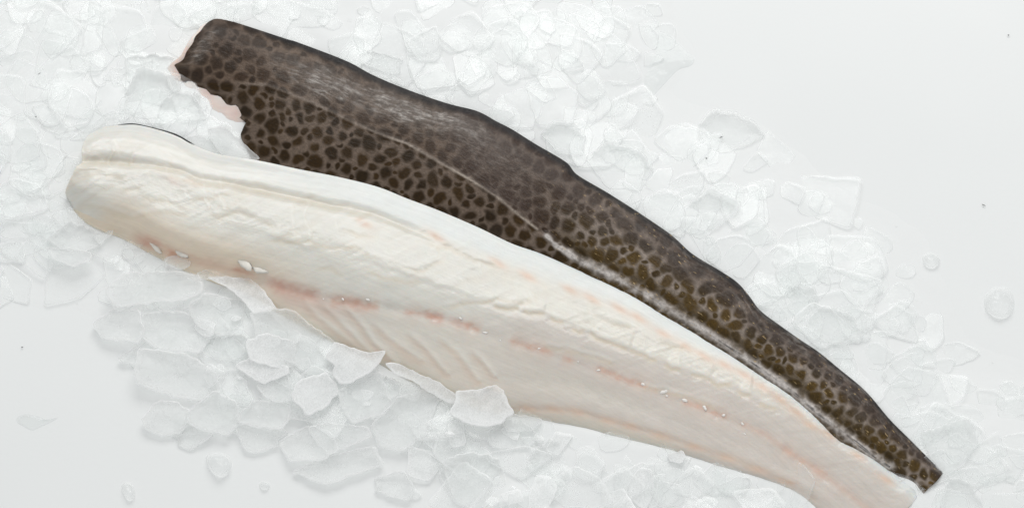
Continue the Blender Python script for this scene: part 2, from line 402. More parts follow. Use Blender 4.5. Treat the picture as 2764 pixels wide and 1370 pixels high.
def interp_grid(sk, vk, H, s, t):
    """heights given at stations sk x knots vk -> smooth grid"""
    H = np.asarray(H, float); vt = np.stack([np.interp(t, vk, row) for row in H])
    out = np.stack([np.interp(s, sk, vt[:, j]) for j in range(len(t))], 1)
    return out
def blur(a, r, axis, it=2):
    for _ in range(it):
        p = np.concatenate([np.repeat(np.take(a, [0], axis), r, axis), a, np.repeat(np.take(a, [-1], axis), r, axis)], axis)
        c = np.cumsum(p, axis); c = np.concatenate([np.zeros_like(np.take(c, [0], axis)), c], axis); n = a.shape[axis]
        a = (np.take(c, range(2 * r + 1, 2 * r + 1 + n), axis) - np.take(c, range(0, n), axis)) / (2 * r + 1)
    return a

mm = 0.001
# ---------- the spotted fillet, skin up
ns, nt = 960, 200
P = coons(D_UP, D_LOW, D_HEAD, D_TAIL, ns, nt)
px, py = P[..., 0], P[..., 1]
s = np.linspace(0, 1, ns); t = np.linspace(0, 1, nt)
S, T = np.meshgrid(s, t, indexing='ij')
H = [[17, 21, 23, 23, 22, 19, 15, 9], [17, 23, 25, 25, 24, 21, 15, 8], [16, 22, 24, 24, 23, 20, 14, 8], [13, 18, 20, 20, 19, 16, 12, 8], [10, 13, 14.5, 15, 14, 12, 11, 8], [8, 10, 11, 11, 11, 10.5, 10, 8]]
z = interp_grid([0, .15, .4, .65, .88, 1], [0, .07, .2, .35, .55, .72, .87, 1], H, s, t)
z = blur(blur(z, 25, 0), 9, 1)
LAT = [(600, 225), (720, 230), (805, 262), (880, 295), (933, 322), (1020, 360), (1100, 388), (1180, 435), (1270, 485), (1340, 530), (1400, 580), (1450, 618)]
FINB = [(1475, 636), (1500, 662), (1560, 700), (1640, 738), (1740, 793), (1840, 855), (1940, 918), (2040, 985), (2130, 1050), (2220, 1125), (2300, 1185), (2360, 1232), (2400, 1258)]
dl, al, sl = poly_dist(px, py, LAT)
df_, af, sf = poly_dist(px, py, FINB)
z = z + 0.35 * np.exp(-(dl / 6) ** 2) + 0.9 * np.exp(-((df_ - 2) / 9) ** 2) - 0.8 * np.exp(-((df_ - 17) / 7) ** 2) * (sf < 0)
# pressed fold in the dorsal half and slack ripples
z = z - 1.6 * np.exp(-((px - 1010) / 45) ** 2 - ((py - 262) / 60) ** 2) + 1.0 * fbm(px / 150, py / 90, 3) + 0.35 * fbm(px / 30, py / 30, 3)
ridge = poly_dist(px, py, [(600, 85), (760, 128), (880, 170), (1000, 232), (1120, 275), (1240, 315), (1340, 360)])[0]
z = z - 0.35 * np.exp(-(ridge / 8) ** 2) * smooth(-0.2, 0.1, fbm(px / 90, py / 90, 2))
z = z * mm
ax = np.concatenate([[0], np.cumsum(np.linalg.norm(np.diff(P[:, nt // 2], axis=0), axis=1))])
wid = np.linalg.norm(P[:, -1] - P[:, 0], axis=1)
along = np.stack([np.repeat(ax[:, None], nt, 1) * 0.00029, T * wid[:, None] * 0.00029, 0 * T], -1)
c = lambda r, g, b: np.array([r, g, b])
up = smooth(16, -10, np.where(sl > 0, dl, -dl) + 4) * smooth(1560, 1380, px)      # dorsal half, above the lateral line
up = np.maximum(up, smooth(0.42, 0.15, T) * smooth(1250, 1450, px))
right = smooth(1350, 1750, px)
spot = c(.0240, .0120, .0022) * (1 - right)[..., None] + c(.050, .0290, .0055) * right[..., None]
net = c(.128, .094, .071) * (1 - right)[..., None] + c(.265, .222, .190) * right[..., None]
u3 = up[..., None]
spot = spot * (1 - u3) + u3 * c(.0240, .0130, .0065)
net = net * (1 - 0.6 * u3) + 0.6 * u3 * c(.108, .073, .051)
mot = fbm(px / 90, py / 70, 4)
spot = spot * (1 + 0.7 * mot)[..., None]
# dart-thrown spots: each its own size, stretch and tilt
srn = np.random.default_rng(23); pts_ = []
sub_x, sub_y, sub_u, sub_r, sub_t = px[::3, ::3].ravel(), py[::3, ::3].ravel(), up[::3, ::3].ravel(), right[::3, ::3].ravel(), T[::3, ::3].ravel()
for pas, (lo_, hi_) in enumerate(((0.92, 1.2), (0.66, 0.85), (0.45, 0.55))):
    for i_ in srn.permutation(len(sub_x))[:14000]:
        pitch = (33 + 4 * sub_u[i_] + 2 * sub_r[i_]) * srn.uniform(lo_, hi_)
        if sub_x[i_] > 2000: pitch *= 0.85
        if all((sub_x[i_] - a_) ** 2 + (sub_y[i_] - b_) ** 2 > (0.5 * (pitch + c_)) ** 2 for a_, b_, c_, g_ in pts_ if abs(a_ - sub_x[i_]) < 60): pts_.append((sub_x[i_], sub_y[i_], pitch, 0.02 * sub_u[i_] + 0.045 * sub_r[i_]))
blot = np.full(px.shape, -1.0); var = np.ones(px.shape)
wx = px + 13 * fbm(px / 17, py / 17 + 4, 2) + 10 * fbm(px / 40 + 3, py / 40, 2); wy = py + 13 * fbm(px / 17 + 8, py / 17, 2) + 10 * fbm(px / 40, py / 40 + 6, 2)
for (x_, y_, p_, g_) in pts_:
    i0 = np.abs(px[:, nt // 2] - x_) < 330
    r_ = p_ * (srn.uniform(0.44, 0.56) + g_); st = srn.uniform(0.85, 1.28); an = 0.5 + srn.normal() * 0.7; vv = srn.uniform(0.75, 1.4)
    dx_ = wx[i0] - x_; dy_ = wy[i0] - y_; ca, sa = math.cos(an), math.sin(an)
    q_ = 1 - np.sqrt(((dx_ * ca + dy_ * sa) / (r_ * st)) ** 2 + ((-dx_ * sa + dy_ * ca) / (r_ / st)) ** 2)
    m_ = q_ > blot[i0]; blot[i0] = np.where(m_, q_, blot[i0]); var[i0] = np.where(m_, vv, var[i0])
spot = spot * var[..., None]
reddish = smooth(1150, 1300, px) * smooth(1650, 1500, px) * up
spot = spot * (1 - reddish[..., None]) + reddish[..., None] * c(.034, .0185, .012)
net = net * (1 - reddish[..., None]) + reddish[..., None] * c(.095, .070, .056)
# rusty tinge towards the back, olive towards the fin base
rust = smooth(1500, 1900, px) * smooth(0.35, 0.05, T)
net = net * (1 - 0.8 * rust[..., None]) + 0.8 * rust[..., None] * c(.055, .034, .024)
spot = spot * (1 - 0.7 * rust[..., None]) + 0.7 * rust[..., None] * c(.024, .013, .008)
rim = smooth(0.075, 0.02, T + 0.03 * mot) * smooth(620, 760, px)
net = net * (1 - 0.85 * rim[..., None]) + 0.85 * rim[..., None] * c(.011, .0115, .013)
spot = spot * (1 - 0.85 * rim[..., None]) + 0.85 * rim[..., None] * c(.009, .0095, .011)
headm = smooth(760, 600, px) * smooth(0.6, 0.25, T)
net = net * (1 - 0.5 * headm[..., None]) + 0.5 * headm[..., None] * c(.046, .031, .025)
press = (1 - 0.12 * up) * (1.0 + 0.4 * mot)
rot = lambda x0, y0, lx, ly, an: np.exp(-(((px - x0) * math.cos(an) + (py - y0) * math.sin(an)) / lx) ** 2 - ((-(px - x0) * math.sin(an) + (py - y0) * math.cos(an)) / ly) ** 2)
sheen_paint = rot(880, 225, 110, 34, .38) + rot(1085, 290, 95, 34, .42) * 1.0 + 0.6 * rot(1230, 335, 80, 30, .45)  # wet sheen on the upper back, painted into the skin colour
sheen_paint = np.clip(sheen_paint * (1 + 1.4 * fbm(px / 60, py / 40, 3)), 0, 1)
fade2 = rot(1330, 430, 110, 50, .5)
press = press * (1 - 0.75 * sheen_paint) * (1 - 0.45 * fade2)
net = net * (1 - 0.5 * sheen_paint[..., None]) + 0.5 * sheen_paint[..., None] * c(.085, .072, .064)
pale = np.clip(0.95 * sheen_paint + 0.15 * fade2, 0, 1) * (0.75 + 1.2 * fbm(px / 22, py / 22, 2)) * smooth(0.03, 0.10, T)
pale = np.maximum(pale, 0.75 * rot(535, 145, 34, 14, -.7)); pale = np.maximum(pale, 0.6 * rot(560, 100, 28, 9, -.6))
pale = np.maximum(pale, 0.35 * rust * (0.5 + mot))
fleck = np.clip(right * (0.9 + 1.5 * mot), 0, 1)  # where the painted golden glints show
# bands of bare pale skin: lateral line and fin base
line = np.exp(-(dl / 4.2) ** 2) * smooth(600, 720, px) * (0.4 + 0.6 * smooth(900, 1150, px)) * (0.9 + 1.2 * mot)
press = press * (1 - 0.9 * line); net = net * (1 - line[..., None]) + line[..., None] * c(.29, .245, .205)
bandw = 7 + 6 * smooth(1480, 1600, px)
band = np.exp(-((df_ + 7 * fbm(px / 16, py / 16, 2)) / bandw) ** 2 * 1.3) * (0.95 + 1.1 * fbm(px / 18, py / 18, 3))
band = np.clip(band, 0, 1)
olive = np.exp(-((df_ - 28) / 20) ** 2) * smooth(1480, 1560, px)
net = net * (1 - 0.85 * olive[..., None]) + 0.85 * olive[..., None] * c(.062, .040, .014)
press = press * (1 - 0.95 * band); net = net * (1 - band[..., None]) + band[..., None] * c(.50, .465, .44)
streak = np.exp(-((df_ - 1 + 5 * fbm(px / 40, py / 40, 2)) / 2.0) ** 2) * smooth(1650, 1800, px) * smooth(-0.2, 0.2, fbm(px / 24, py / 24, 2))
net = net * (1 - 0.85 * streak[..., None]) + 0.85 * streak[..., None] * c(.04, .04, .04)
press = np.clip(press, 0, 1)

lo = unproject(1500, 700, 0.0)
spotted = tag(empty('fish_fillet', (0.0, 0.06, 0.008)), 'long dark brown spotted fish fillet lying skin side up on the ice', 'fish fillet', 'two long fish fillets on ice')
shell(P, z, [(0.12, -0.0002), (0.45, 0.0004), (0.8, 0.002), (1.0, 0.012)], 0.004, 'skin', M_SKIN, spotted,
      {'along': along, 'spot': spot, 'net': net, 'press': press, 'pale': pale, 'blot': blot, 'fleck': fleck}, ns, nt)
Wd_z = z

# flesh under the skin, showing at the head cut and the notch
nsf, ntf = 260, 60
F_UP = [(541, 72), (560, 60), (587, 58)] + [(x - 2, y + 9) for x, y in D_UP[3:-1]] + [(2536, 1270)]
F_HEAD = [(541, 72), (529, 88), (514, 104), (498, 132), (486, 152), (462, 172), (444, 196)]
F_LOW = [(448, 196), (458, 218), (472, 238), (484, 240), (500, 262), (516, 266), (530, 288), (548, 296), (560, 318), (590, 328), (602, 342), (632, 346), (664, 352), (676, 380), (700, 440)] + [(x - 26, y + 40) for x, y in D_LOW[13:-4]] + [(2340, 1250), (2400, 1285), (2450, 1305), (2482, 1330)]
F_TAIL = [(2536, 1270), (2520, 1290), (2500, 1310), (2482, 1330)]
Pf = coons(F_UP, F_LOW, F_HEAD, F_TAIL, nsf, ntf)
sF = np.linspace(0, 1, nsf); tF = np.linspace(0, 1, ntf)
zf = interp_grid([0, .06, .15, .4, .65, .88, 1], [0, .07, .2, .35, .55, .72, .87, 1],
                 [[17, 19, 21, 21, 18, 14, 10, 7], [17, 21, 23, 23, 19, 13, 9, 6], [16, 21, 24, 24, 21, 16, 10, 5], [13, 20, 23, 23, 20, 15, 9, 4], [10, 15, 18, 18, 15, 11, 7, 4], [7, 9, 11, 11, 10, 8, 6, 4], [6, 7, 8, 8, 8, 7, 6, 4]], sF, tF)
zf = (blur(blur(zf, 6, 0), 3, 1) + 0.8 * fbm(Pf[..., 0] / 30, Pf[..., 1] / 30, 3)) * mm
pk = smooth(-0.3, 0.3, fbm(Pf[..., 0] / 40, Pf[..., 1] / 25, 3))[..., None]
tone = c(.80, .63, .57) * pk + c(.82, .74, .69) * (1 - pk)
shell(Pf, zf, [(0.4, 0.0), (1.0, 0.004)], 0.003, 'flesh', M_PINK, spotted,
      {'tone': tone, 'along': np.stack([Pf[..., 0] * .00029, Pf[..., 1] * .00029, 0 * Pf[..., 0]], -1)}, nsf, ntf)

# ---------- the pale fillet, flesh up
ns, nt = 1000, 260
P = coons(P_UP, P_LOW, P_HEAD, P_TAIL, ns, nt)
px, py = P[..., 0], P[..., 1]
s = np.linspace(0, 1, ns); t = np.linspace(0, 1, nt); S, T = np.meshgrid(s, t, indexing='ij')
#        0   .06  .15  .27  .38  .50  .62  .72  .80  .88  .95  1
H = [[17, 20, 24, 26, 26, 27, 27, 26, 22, 16, 12, 9],
     [17, 21, 25, 27, 26, 28, 29, 27, 21, 14, 10, 7],
     [17, 21, 24, 27, 28, 29, 30, 29, 24, 17, 12, 8],
     [17, 20, 23, 26, 28, 29, 29, 27, 22, 17, 13, 8],
     [18, 21, 24, 28, 31, 31, 27, 22, 18, 15, 12, 7],
     [17, 19, 22, 25, 27, 26, 23, 20, 18, 16, 13, 7],
     [15, 17, 19, 21, 22, 21, 19, 18, 17, 15, 12, 7],
     [13, 14, 16, 17, 17, 16, 15.5, 16, 15, 13, 10, 6],
     [11, 12, 13, 13.5, 13, 12, 12, 12.5, 12, 10, 8, 5],
     [8, 9, 10, 10, 9.5, 9, 9, 9.5, 9, 8, 6, 4]]
z = interp_grid([0, .05, .12, .22, .33, .45, .58, .70, .85, 1], [0, .06, .15, .27, .38, .50, .62, .72, .80, .88, .95, 1], H, s, t)
z = blur(blur(z, 22, 0), 6, 1)
ax = np.concatenate([[0], np.cumsum(np.linalg.norm(np.diff(P[:, nt // 2], axis=0), axis=1))])
wid = np.linalg.norm(P[:, -1] - P[:, 0], axis=1)
AX = np.repeat(ax[:, None], nt, 1); CR = T * wid[:, None]
along = np.stack([AX * 0.00029, CR * 0.00029, 0 * T], -1)
A = [(216, 440), (290, 438), (354, 443), (420, 452), (483, 465), (537, 485), (644, 505), (778, 530), (912, 560), (993, 578), (1073, 608), (1200, 662), (1320, 705)]
B = [(330, 622), (370, 640), (472, 690), (558, 716), (665, 742), (730, 767), (815, 789), (890, 808), (1030, 828), (1170, 853), (1245, 872), (1352, 912), (1427, 933), (1480, 950), (1580, 985),
     (1640, 1005), (1736, 1040), (1849, 1082), (1953, 1123), (2069, 1173), (2133, 1221), (2187, 1254), (2267, 1313), (2321, 1356), (2400, 1425)]
Dn = [(560, 590), (700, 622), (850, 668), (1000, 706), (1120, 742), (1250, 785), (1382, 833), (1468, 841), (1532, 867), (1580, 886), (1682, 926), (1731, 948), (1768, 964), (1838, 991), (1908, 1012), (1951, 1031), (2026, 1060), (2120, 1110)]
E = [(1400, 1100), (1497, 1106), (1559, 1111), (1630, 1130), (1704, 1152), (1784, 1173), (1876, 1205), (1961, 1232), (2042, 1264), (2110, 1295), (2200, 1350)]
Fc = [(1300, 1010), (1382, 1028), (1516, 1034), (1623, 1071), (1731, 1109), (1850, 1160), (1972, 1221), (2060, 1262)]
RIBS = [[(815, 800), (858, 850), (930, 905), (975, 945)], [(858, 808), (905, 850), (950, 895), (1000, 950)], [(923, 814), (975, 870), (1010, 920), (1073, 980)], [(1000, 860), (1050, 905), (1132, 965)],
        [(1090, 885), (1150, 935), (1207, 1002)], [(1180, 900), (1240, 950), (1290, 1020)], [(1265, 935), (1300, 965), (1335, 1010)]]
dA, aA, sA = poly_dist(px, py, A); dB, aB, sB = poly_dist(px, py, B)
wob = 16 * fbm(px / 70, py / 70, 3)
dD, aD, sD = poly_dist(px, py + wob * 0.6, Dn); dE, aE, sE = poly_dist(px, py, E); dF, aF, sF_ = poly_dist(px, py, Fc)
nz = fbm(px / 60, py / 60, 4); nf = fbm(AX / 90, CR / 12, 4)
nd = fbm((AX + 0.9 * CR) / 14, (AX * 0.5 - CR) / 95, 4); nd2 = fbm((AX + 0.9 * CR) / 40 + 9, (AX * 0.5 - CR) / 130, 3)
# groove between the back strip and the loin: the loin is cut with a stepped edge
gA = smooth(1330, 900, px) * smooth(170, 260, px)
sgA = np.where(sA > 0, dA, -dA) + 10 * nz
z = z - (2.2 + 0.5 * smooth(480, 300, px)) * np.exp(-((sgA + 4) / 13) ** 2) * gA + 1.3 * smooth(-3, 9, sgA) * np.exp(-(np.maximum(sgA, 0) / 60)) * gA
# bloodline valley
gB = smooth(560, 800, px)
z = z - (1.2 - 0.75 * smooth(1150, 1400, px) + 1.6 * fbm(aB / 26, aB * 0 + 1.5, 2)) * np.exp(-(dB / 15) ** 2) * gB - 2.2 * np.exp(-(dB / 26) ** 2) * (1 - gB)
# muscle blocks: shingled segments leaning towards the tail, W-shaped seams
sgB = np.where(sB > 0, dB, -dB)
def shingle(pitch, bend, amp, mask, jit=0.5):
    ph = AX / pitch + bend + jit * nz + 0.25 * fbm(px / 200, py / 200, 2)
    fr = ph - np.floor(ph)
    return amp * ((fr - 0.5) * smooth(1.0, 0.86, fr) - 0.35 * np.exp(-((fr - 0.93) / 0.05) ** 2)) * mask
vsh = np.abs(T - 0.42) * 4.2
loin = smooth(-70, -120, sgB) * smooth(0.10, 0.2, T)
pat = smooth(-0.10, 0.16, fbm(px / 120 + 7, py / 90, 3))
z = z + shingle(74, vsh, 0.3, loin * pat, 1.3)
# scalloped lip along the loin
ph = aD / 92 + 2.2 * fbm(aD / 120, aD * 0 + 3.3, 3) + 0.4 * nz
scal = np.where(sD > 0, dD, -dD) + 10 * np.abs(np.sin(np.pi * ph)) * (0.5 + fbm(aD / 60, aD * 0, 2)) - 6
gD = smooth(520, 620, px) * smooth(2130, 2000, px) * (0.35 - 0.12 * smooth(1300, 1420, px)) * (0.2 + 0.8 * smooth(-0.15, 0.2, fbm(px / 110, py / 110, 2)))
z = z + (0.9 * smooth(7, -7, scal) * np.exp(-np.maximum(-scal, 0) / 55) - 0.5 * np.exp(-((scal - 9) / 8) ** 2)) * gD
# torn flake edges in the loin, traced
r5 = lambda L_: [(150 + x * .47, 300 + y * .47) for x, y in L_]
r6 = lambda L_: [(700 + x * .47, 600 + y * .47) for x, y in L_]
r7 = lambda L_: [(1300 + x * .47, 770 + y * .47) for x, y in L_]
SEAMS = [r5([(130, 380), (220, 340), (330, 350), (420, 380)]), r5([(330, 460), (400, 440), (480, 430), (520, 440)]), r5([(470, 470), (620, 510), (720, 540), (790, 545)]), r5([(740, 530), (800, 485), (900, 495), (960, 470), (1040, 440)]),
         r5([(850, 570), (950, 592), (1060, 560), (1130, 590), (1170, 605)]), r5([(1060, 560), (1150, 605), (1290, 655)]), r5([(120, 520), (300, 560), (450, 590), (620, 565), (800, 575)]), r5([(1200, 725), (1400, 745), (1490, 735)]),
         r5([(640, 350), (760, 395), (900, 415), (1010, 430)]), r6([(200, 105), (290, 92), (330, 122), (420, 137), (560, 130), (640, 185), (740, 185)]), r6([(780, 255), (860, 245), (940, 264), (1000, 232), (1090, 200)]),
         r6([(1040, 500), (1180, 445), (1330, 430), (1400, 400)]), r6([(600, 250), (700, 300), (840, 330), (960, 330)]), r6([(300, 240), (420, 260), (520, 320)]), r6([(940, 95), (1100, 145), (1250, 205), (1400, 262)]), r6([(440, 20), (560, 60), (700, 75)]),
         r7([(60, 60), (200, 90), (330, 80)]), r7([(330, 330), (480, 350), (640, 400), (800, 440)]), r7([(640, 150), (760, 210), (900, 240)]), r7([(900, 560), (1050, 590), (1250, 660), (1400, 700)]), r7([(1000, 300), (1120, 340), (1200, 320)])]
rD = lambda L_: [(1215 + x * .634, 540 + y * .634) for x, y in L_]
LOBES = [rD([(300, 462), (345, 470), (412, 474)]), rD([(425, 484), (450, 503), (495, 508)]), rD([(520, 530), (545, 549), (578, 545)]), rD([(598, 548), (625, 578), (690, 600), (770, 630)]), rD([(762, 622), (800, 643), (835, 646)]), rD([(828, 642), (850, 668), (890, 670)]),
         rD([(915, 682), (945, 708), (990, 710)]), rD([(1020, 728), (1075, 742), (1118, 752)]), rD([(1105, 748), (1140, 776), (1205, 772)]), rD([(1222, 795), (1250, 818), (1290, 822)]), rD([(180, 440), (240, 452), (300, 448)]), rD([(1310, 850), (1350, 868), (1400, 880)])]
NSEAM = len(SEAMS); SEAMS = SEAMS + LOBES
seam_lo = np.zeros(px.shape); seam_hi = np.zeros(px.shape)
for k, L_ in enumerate(SEAMS):
    d, a, sd = poly_dist(px + 14 * nz, py + 16 * fbm(px / 45 + k, py / 45, 3), L_); tot = sum(math.hypot(q[0] - p_[0], q[1] - p_[1]) for p_, q in zip(L_[:-1], L_[1:]))
    lob = k >= NSEAM
    if lob: d, a, sd = poly_dist(px, py, L_)
    sg = np.where(sd > 0, d, -d); ed_ = 12 if lob else 35; en = smooth(0, ed_, a) * smooth(tot, tot - ed_, a) * np.exp(-np.maximum(d - 60, 0) / 10) * (1.7 if lob else 1.0)
    z = z + (0.32 * smooth(9, -9, sg) * np.exp(np.minimum(sg, 0) / 50) - 0.17 * np.exp(-((sg - 9) / 9) ** 2)) * en * (0.8 + 0.4 * math.sin(k * 1.9))
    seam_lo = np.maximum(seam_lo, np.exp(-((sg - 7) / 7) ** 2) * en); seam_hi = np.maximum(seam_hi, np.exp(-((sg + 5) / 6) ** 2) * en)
# creases and belly
z = z - 0.7 * np.exp(-(dF / 24) ** 2) * smooth(1290, 1420, px) * smooth(2080, 1850, px)
z = z - 0.5 * np.exp(-(dE / 9) ** 2)
for k, r in enumerate(RIBS):
    d, a, sd = poly_dist(px + 5 * nz, py, r)
    sg = np.where(sd > 0, d, -d)
    k_ = (0.45, 0.6, 0.75, 0.4, 0.65, 0.35, 0.7)[k]
    z = z + k_ * (0.7 * smooth(-16, 2, sg) * smooth(30, 2, sg) - 0.55 * np.exp(-((sg - 11) / 8) ** 2)) * smooth(0, 40, a) * np.exp(-(d / 45) ** 2)
z = z + 0.9 * fbm(px / 170, py / 110, 3) + 0.32 * nz * (0.5 + pat) + 0.16 * nf + 0.16 * fbm(px / 11, py / 9, 3) + (0.22 * nd + 0.5 * nd2) * smooth(0.08, 0.2, T) * smooth(10, -30, sgB)
# two torn slits in the head end
for (xa, ya, xb, yb) in ((306, 408, 290, 440), (360, 412, 352, 444)):
    d, a, _ = poly_dist(px, py, [(xa, ya), (xb, yb)]); z = z + 0.7 * np.exp(-(d / 4) ** 2)
z = z + 2.2 * fbm(CR / 34, AX / 160, 3) * smooth(420, 210, px)
z = z * mm

# colours
cream = c(.748, .735, .675); tone = np.ones(px.shape + (3,)) * cream
def lay(mask, col):
    global tone
    m = np.clip(mask, 0, 1)[..., None]; tone = tone * (1 - m) + m * np.asarray(col)
lay(0.55 * smooth(-0.1, 0.3, fbm(px / 140, py / 80, 3)), c(.79, .775, .71))
lay(0.5 * smooth(1350, 1900, px), c(.76, .72, .655))
# tail end goes greyish pink around the bloodline
rosy = smooth(1250, 2000, px) * np.exp(-((sgB - 15) / 95) ** 2)
lay(0.9 * rosy, c(.65, .578, .52))
lay(0.75 * smooth(1750, 2250, px) * smooth(0.2, 0.45, T), c(.65, .578, .52))
sgD = np.where(sD > 0, dD, -dD)
lay(0.8 * smooth(-6, 22, sgD + 9 * nz) * smooth(1180, 1480, px), c(.65, .598, .545))
lay(0.55 * smooth(4, -12, sgD) * np.exp(-np.maximum(-sgD, 0) / 70) * smooth(1250, 1420, px) * smooth(2150, 1950, px), c(.79, .765, .675))
sgE = np.where(sE > 0, dE, -dE)
lay(0.65 * smooth(0, 18, sgE) * smooth(1380, 1420, px) * smooth(1950, 1700, px), c(.75, .70, .60))
lay(0.45 * smooth(-25, -60, sgE) * smooth(20, 60, sgB) * smooth(1380, 1450, px) * smooth(1900, 1600, px), c(.72, .68, .60))
# belly flap: greyer, translucent
flap = smooth(0, 22, sgB) * smooth(680, 820, px)
lay(0.55 * flap * smooth(1700, 1200, px), c(.74, .685, .61))
lay(0.45 * flap * smooth(0.86, 0.97, T) * smooth(1500, 1300, px), c(.70, .64, .50))
lay(0.35 * np.exp(-((sgB - 130) / 40) ** 2) * smooth(880, 950, px) * smooth(1500, 1250, px), c(.73, .63, .53))
# side of the loin at the head end
lay(0.85 * smooth(-120, -25, sgB) * smooth(950, 600, px), c(.84, .72, .57))
# back strip with white membrane
back = smooth(0, -14, sgA) * gA
lay(0.5 * back * smooth(-0.15, 0.1, nf), c(.86, .85, .81))
stripw = 0.20 - 0.10 * smooth(500, 1500, px)
lay(0.75 * smooth(stripw + 0.06, stripw - 0.05, T + 0.06 * nz) * smooth(450, 1100, px), c(.735, .77, .758))
lay(0.5 * smooth(0.10, 0.03, T), c(.77, .785, .765))
lay(0.5 * np.exp(-((sgA + 2) / 12) ** 2) * gA, c(.76, .66, .50))
# bloodline: broken patches
seg = smooth(-0.16, 0.2, fbm(aB / 34, dB * 0 + 8.1, 2))
bl = np.exp(-((dB + 14 * fbm(px / 22, py / 14, 3)) / (8 + 9 * smooth(1150, 800, px))) ** 2) * (0.85 + 1.2 * fbm(px / 12, py / 9, 2))
lay(bl * (0.08 + 0.8 * seg) * smooth(700, 780, px) * smooth(2350, 2100, px), c(.66, .41, .31))
lay((0.08 + 0.3 * seg) * np.exp(-((dB + 10 * nz) / 26) ** 2) * smooth(650, 760, px), c(.73, .57, .48))
lay(0.4 * np.exp(-(dB / 9) ** 2) * smooth(1950, 2060, px), c(.70, .50, .40))
lay((0.35 + 0.65 * smooth(-0.15, 0.2, fbm(px / 50, py / 30, 3))) * np.exp(-((sgB + 3) / 16) ** 2) * smooth(350, 400, px) * smooth(720, 640, px), c(.64, .36, .25))
for (x, y, rx, ry, a_) in ((755, 772, 34, 16, .8), (835, 796, 26, 14, .75), (800, 790, 60, 26, .45), (965, 824, 22, 14, .6), (1170, 855, 30, 12, .75), (1232, 872, 24, 11, .6), (390, 652, 30, 16, .8), (470, 488, 30, 10, .35), (520, 490, 26, 8, .4)):
    ca, sa = math.cos(.42), math.sin(.42); X = (px - x) * ca + (py - y) * sa; Y = -(px - x) * sa + (py - y) * ca
    lay(0.72 * a_ * np.exp(-((X + 8 * nz) / rx) ** 2 - ((Y + 16 * fbm(px / 16, py / 12, 3)) / ry) ** 2), c(.62, .35, .27))
DASH = [(1425, 747), (1538, 782), (1597, 806), (1672, 833), (1725, 859), (1790, 900), (1849, 934), (1902, 961), (1956, 985), (2010, 1012), (2058, 1044), (2106, 1077), (2149, 1111), (2187, 1144), (2240, 1173), (2315, 1227), (2391, 1291), (1345, 712), (1180, 640), (980, 600)]
BELLY = [(1425, 1103), (1497, 1106), (1559, 1111), (1640, 1134), (1704, 1152), (1784, 1176), (1876, 1207), (1961, 1234), (2042, 1266), (2120, 1300)]
for k, (x, y) in enumerate(DASH + BELLY):
    an = 0.55 if k < len(DASH) else 0.25
    ca, sa = math.cos(an), math.sin(an); X = (px - x) * ca + (py - y) * sa + 10 * nz; Y = -(px - x) * sa + (py - y) * ca + 6 * nz
    lay((0.8 if k < len(DASH) else 0.7) * np.exp(-(X / 26) ** 2 - (Y / 9) ** 2), c(.74, .53, .40))
    lay(0.15 * np.exp(-(X / 45) ** 2 - (Y / 16) ** 2), c(.77, .62, .50))
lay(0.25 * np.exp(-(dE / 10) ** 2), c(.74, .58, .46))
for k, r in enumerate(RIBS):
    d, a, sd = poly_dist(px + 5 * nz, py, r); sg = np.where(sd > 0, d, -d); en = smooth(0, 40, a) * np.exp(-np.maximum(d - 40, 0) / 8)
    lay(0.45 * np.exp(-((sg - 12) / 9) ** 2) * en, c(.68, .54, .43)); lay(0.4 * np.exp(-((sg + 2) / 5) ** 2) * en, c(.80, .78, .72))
lay(0.4 * np.exp(-((sgB - 28) / 24) ** 2) * smooth(720, 780, px) * smooth(1000, 880, px), c(.68, .52, .45))
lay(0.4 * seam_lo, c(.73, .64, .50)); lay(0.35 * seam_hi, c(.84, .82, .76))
# seams between muscle blocks: fine whitish connective tissue
ph = AX / 74 + vsh + 1.3 * nz + 0.25 * fbm(px / 200, py / 200, 2); fr = ph - np.floor(ph)
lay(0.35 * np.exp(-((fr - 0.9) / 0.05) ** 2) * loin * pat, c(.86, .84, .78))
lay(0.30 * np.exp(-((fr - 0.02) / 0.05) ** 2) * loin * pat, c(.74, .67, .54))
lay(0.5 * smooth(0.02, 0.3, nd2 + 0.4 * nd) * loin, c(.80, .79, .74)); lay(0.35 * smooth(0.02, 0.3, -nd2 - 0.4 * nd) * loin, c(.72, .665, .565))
tone = tone * (1 + 0.06 * fbm(px / 25, py / 25, 4) + 0.05 * nd)[..., None]

tone = tone * (0.885 + 0.055 * smooth(1300, 2000, px))[..., None]
pale_f = tag(empty('fish_fillet', (-0.02, -0.05, 0.006)), 'long white fish fillet lying flesh side up, pink line along its middle', 'fish fillet', 'two long fish fillets on ice')
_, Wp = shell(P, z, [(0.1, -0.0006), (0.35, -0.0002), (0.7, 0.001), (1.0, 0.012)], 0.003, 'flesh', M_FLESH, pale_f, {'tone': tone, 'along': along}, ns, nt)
P_px, P_z = P, z
PL = np.array(pale_f.location)

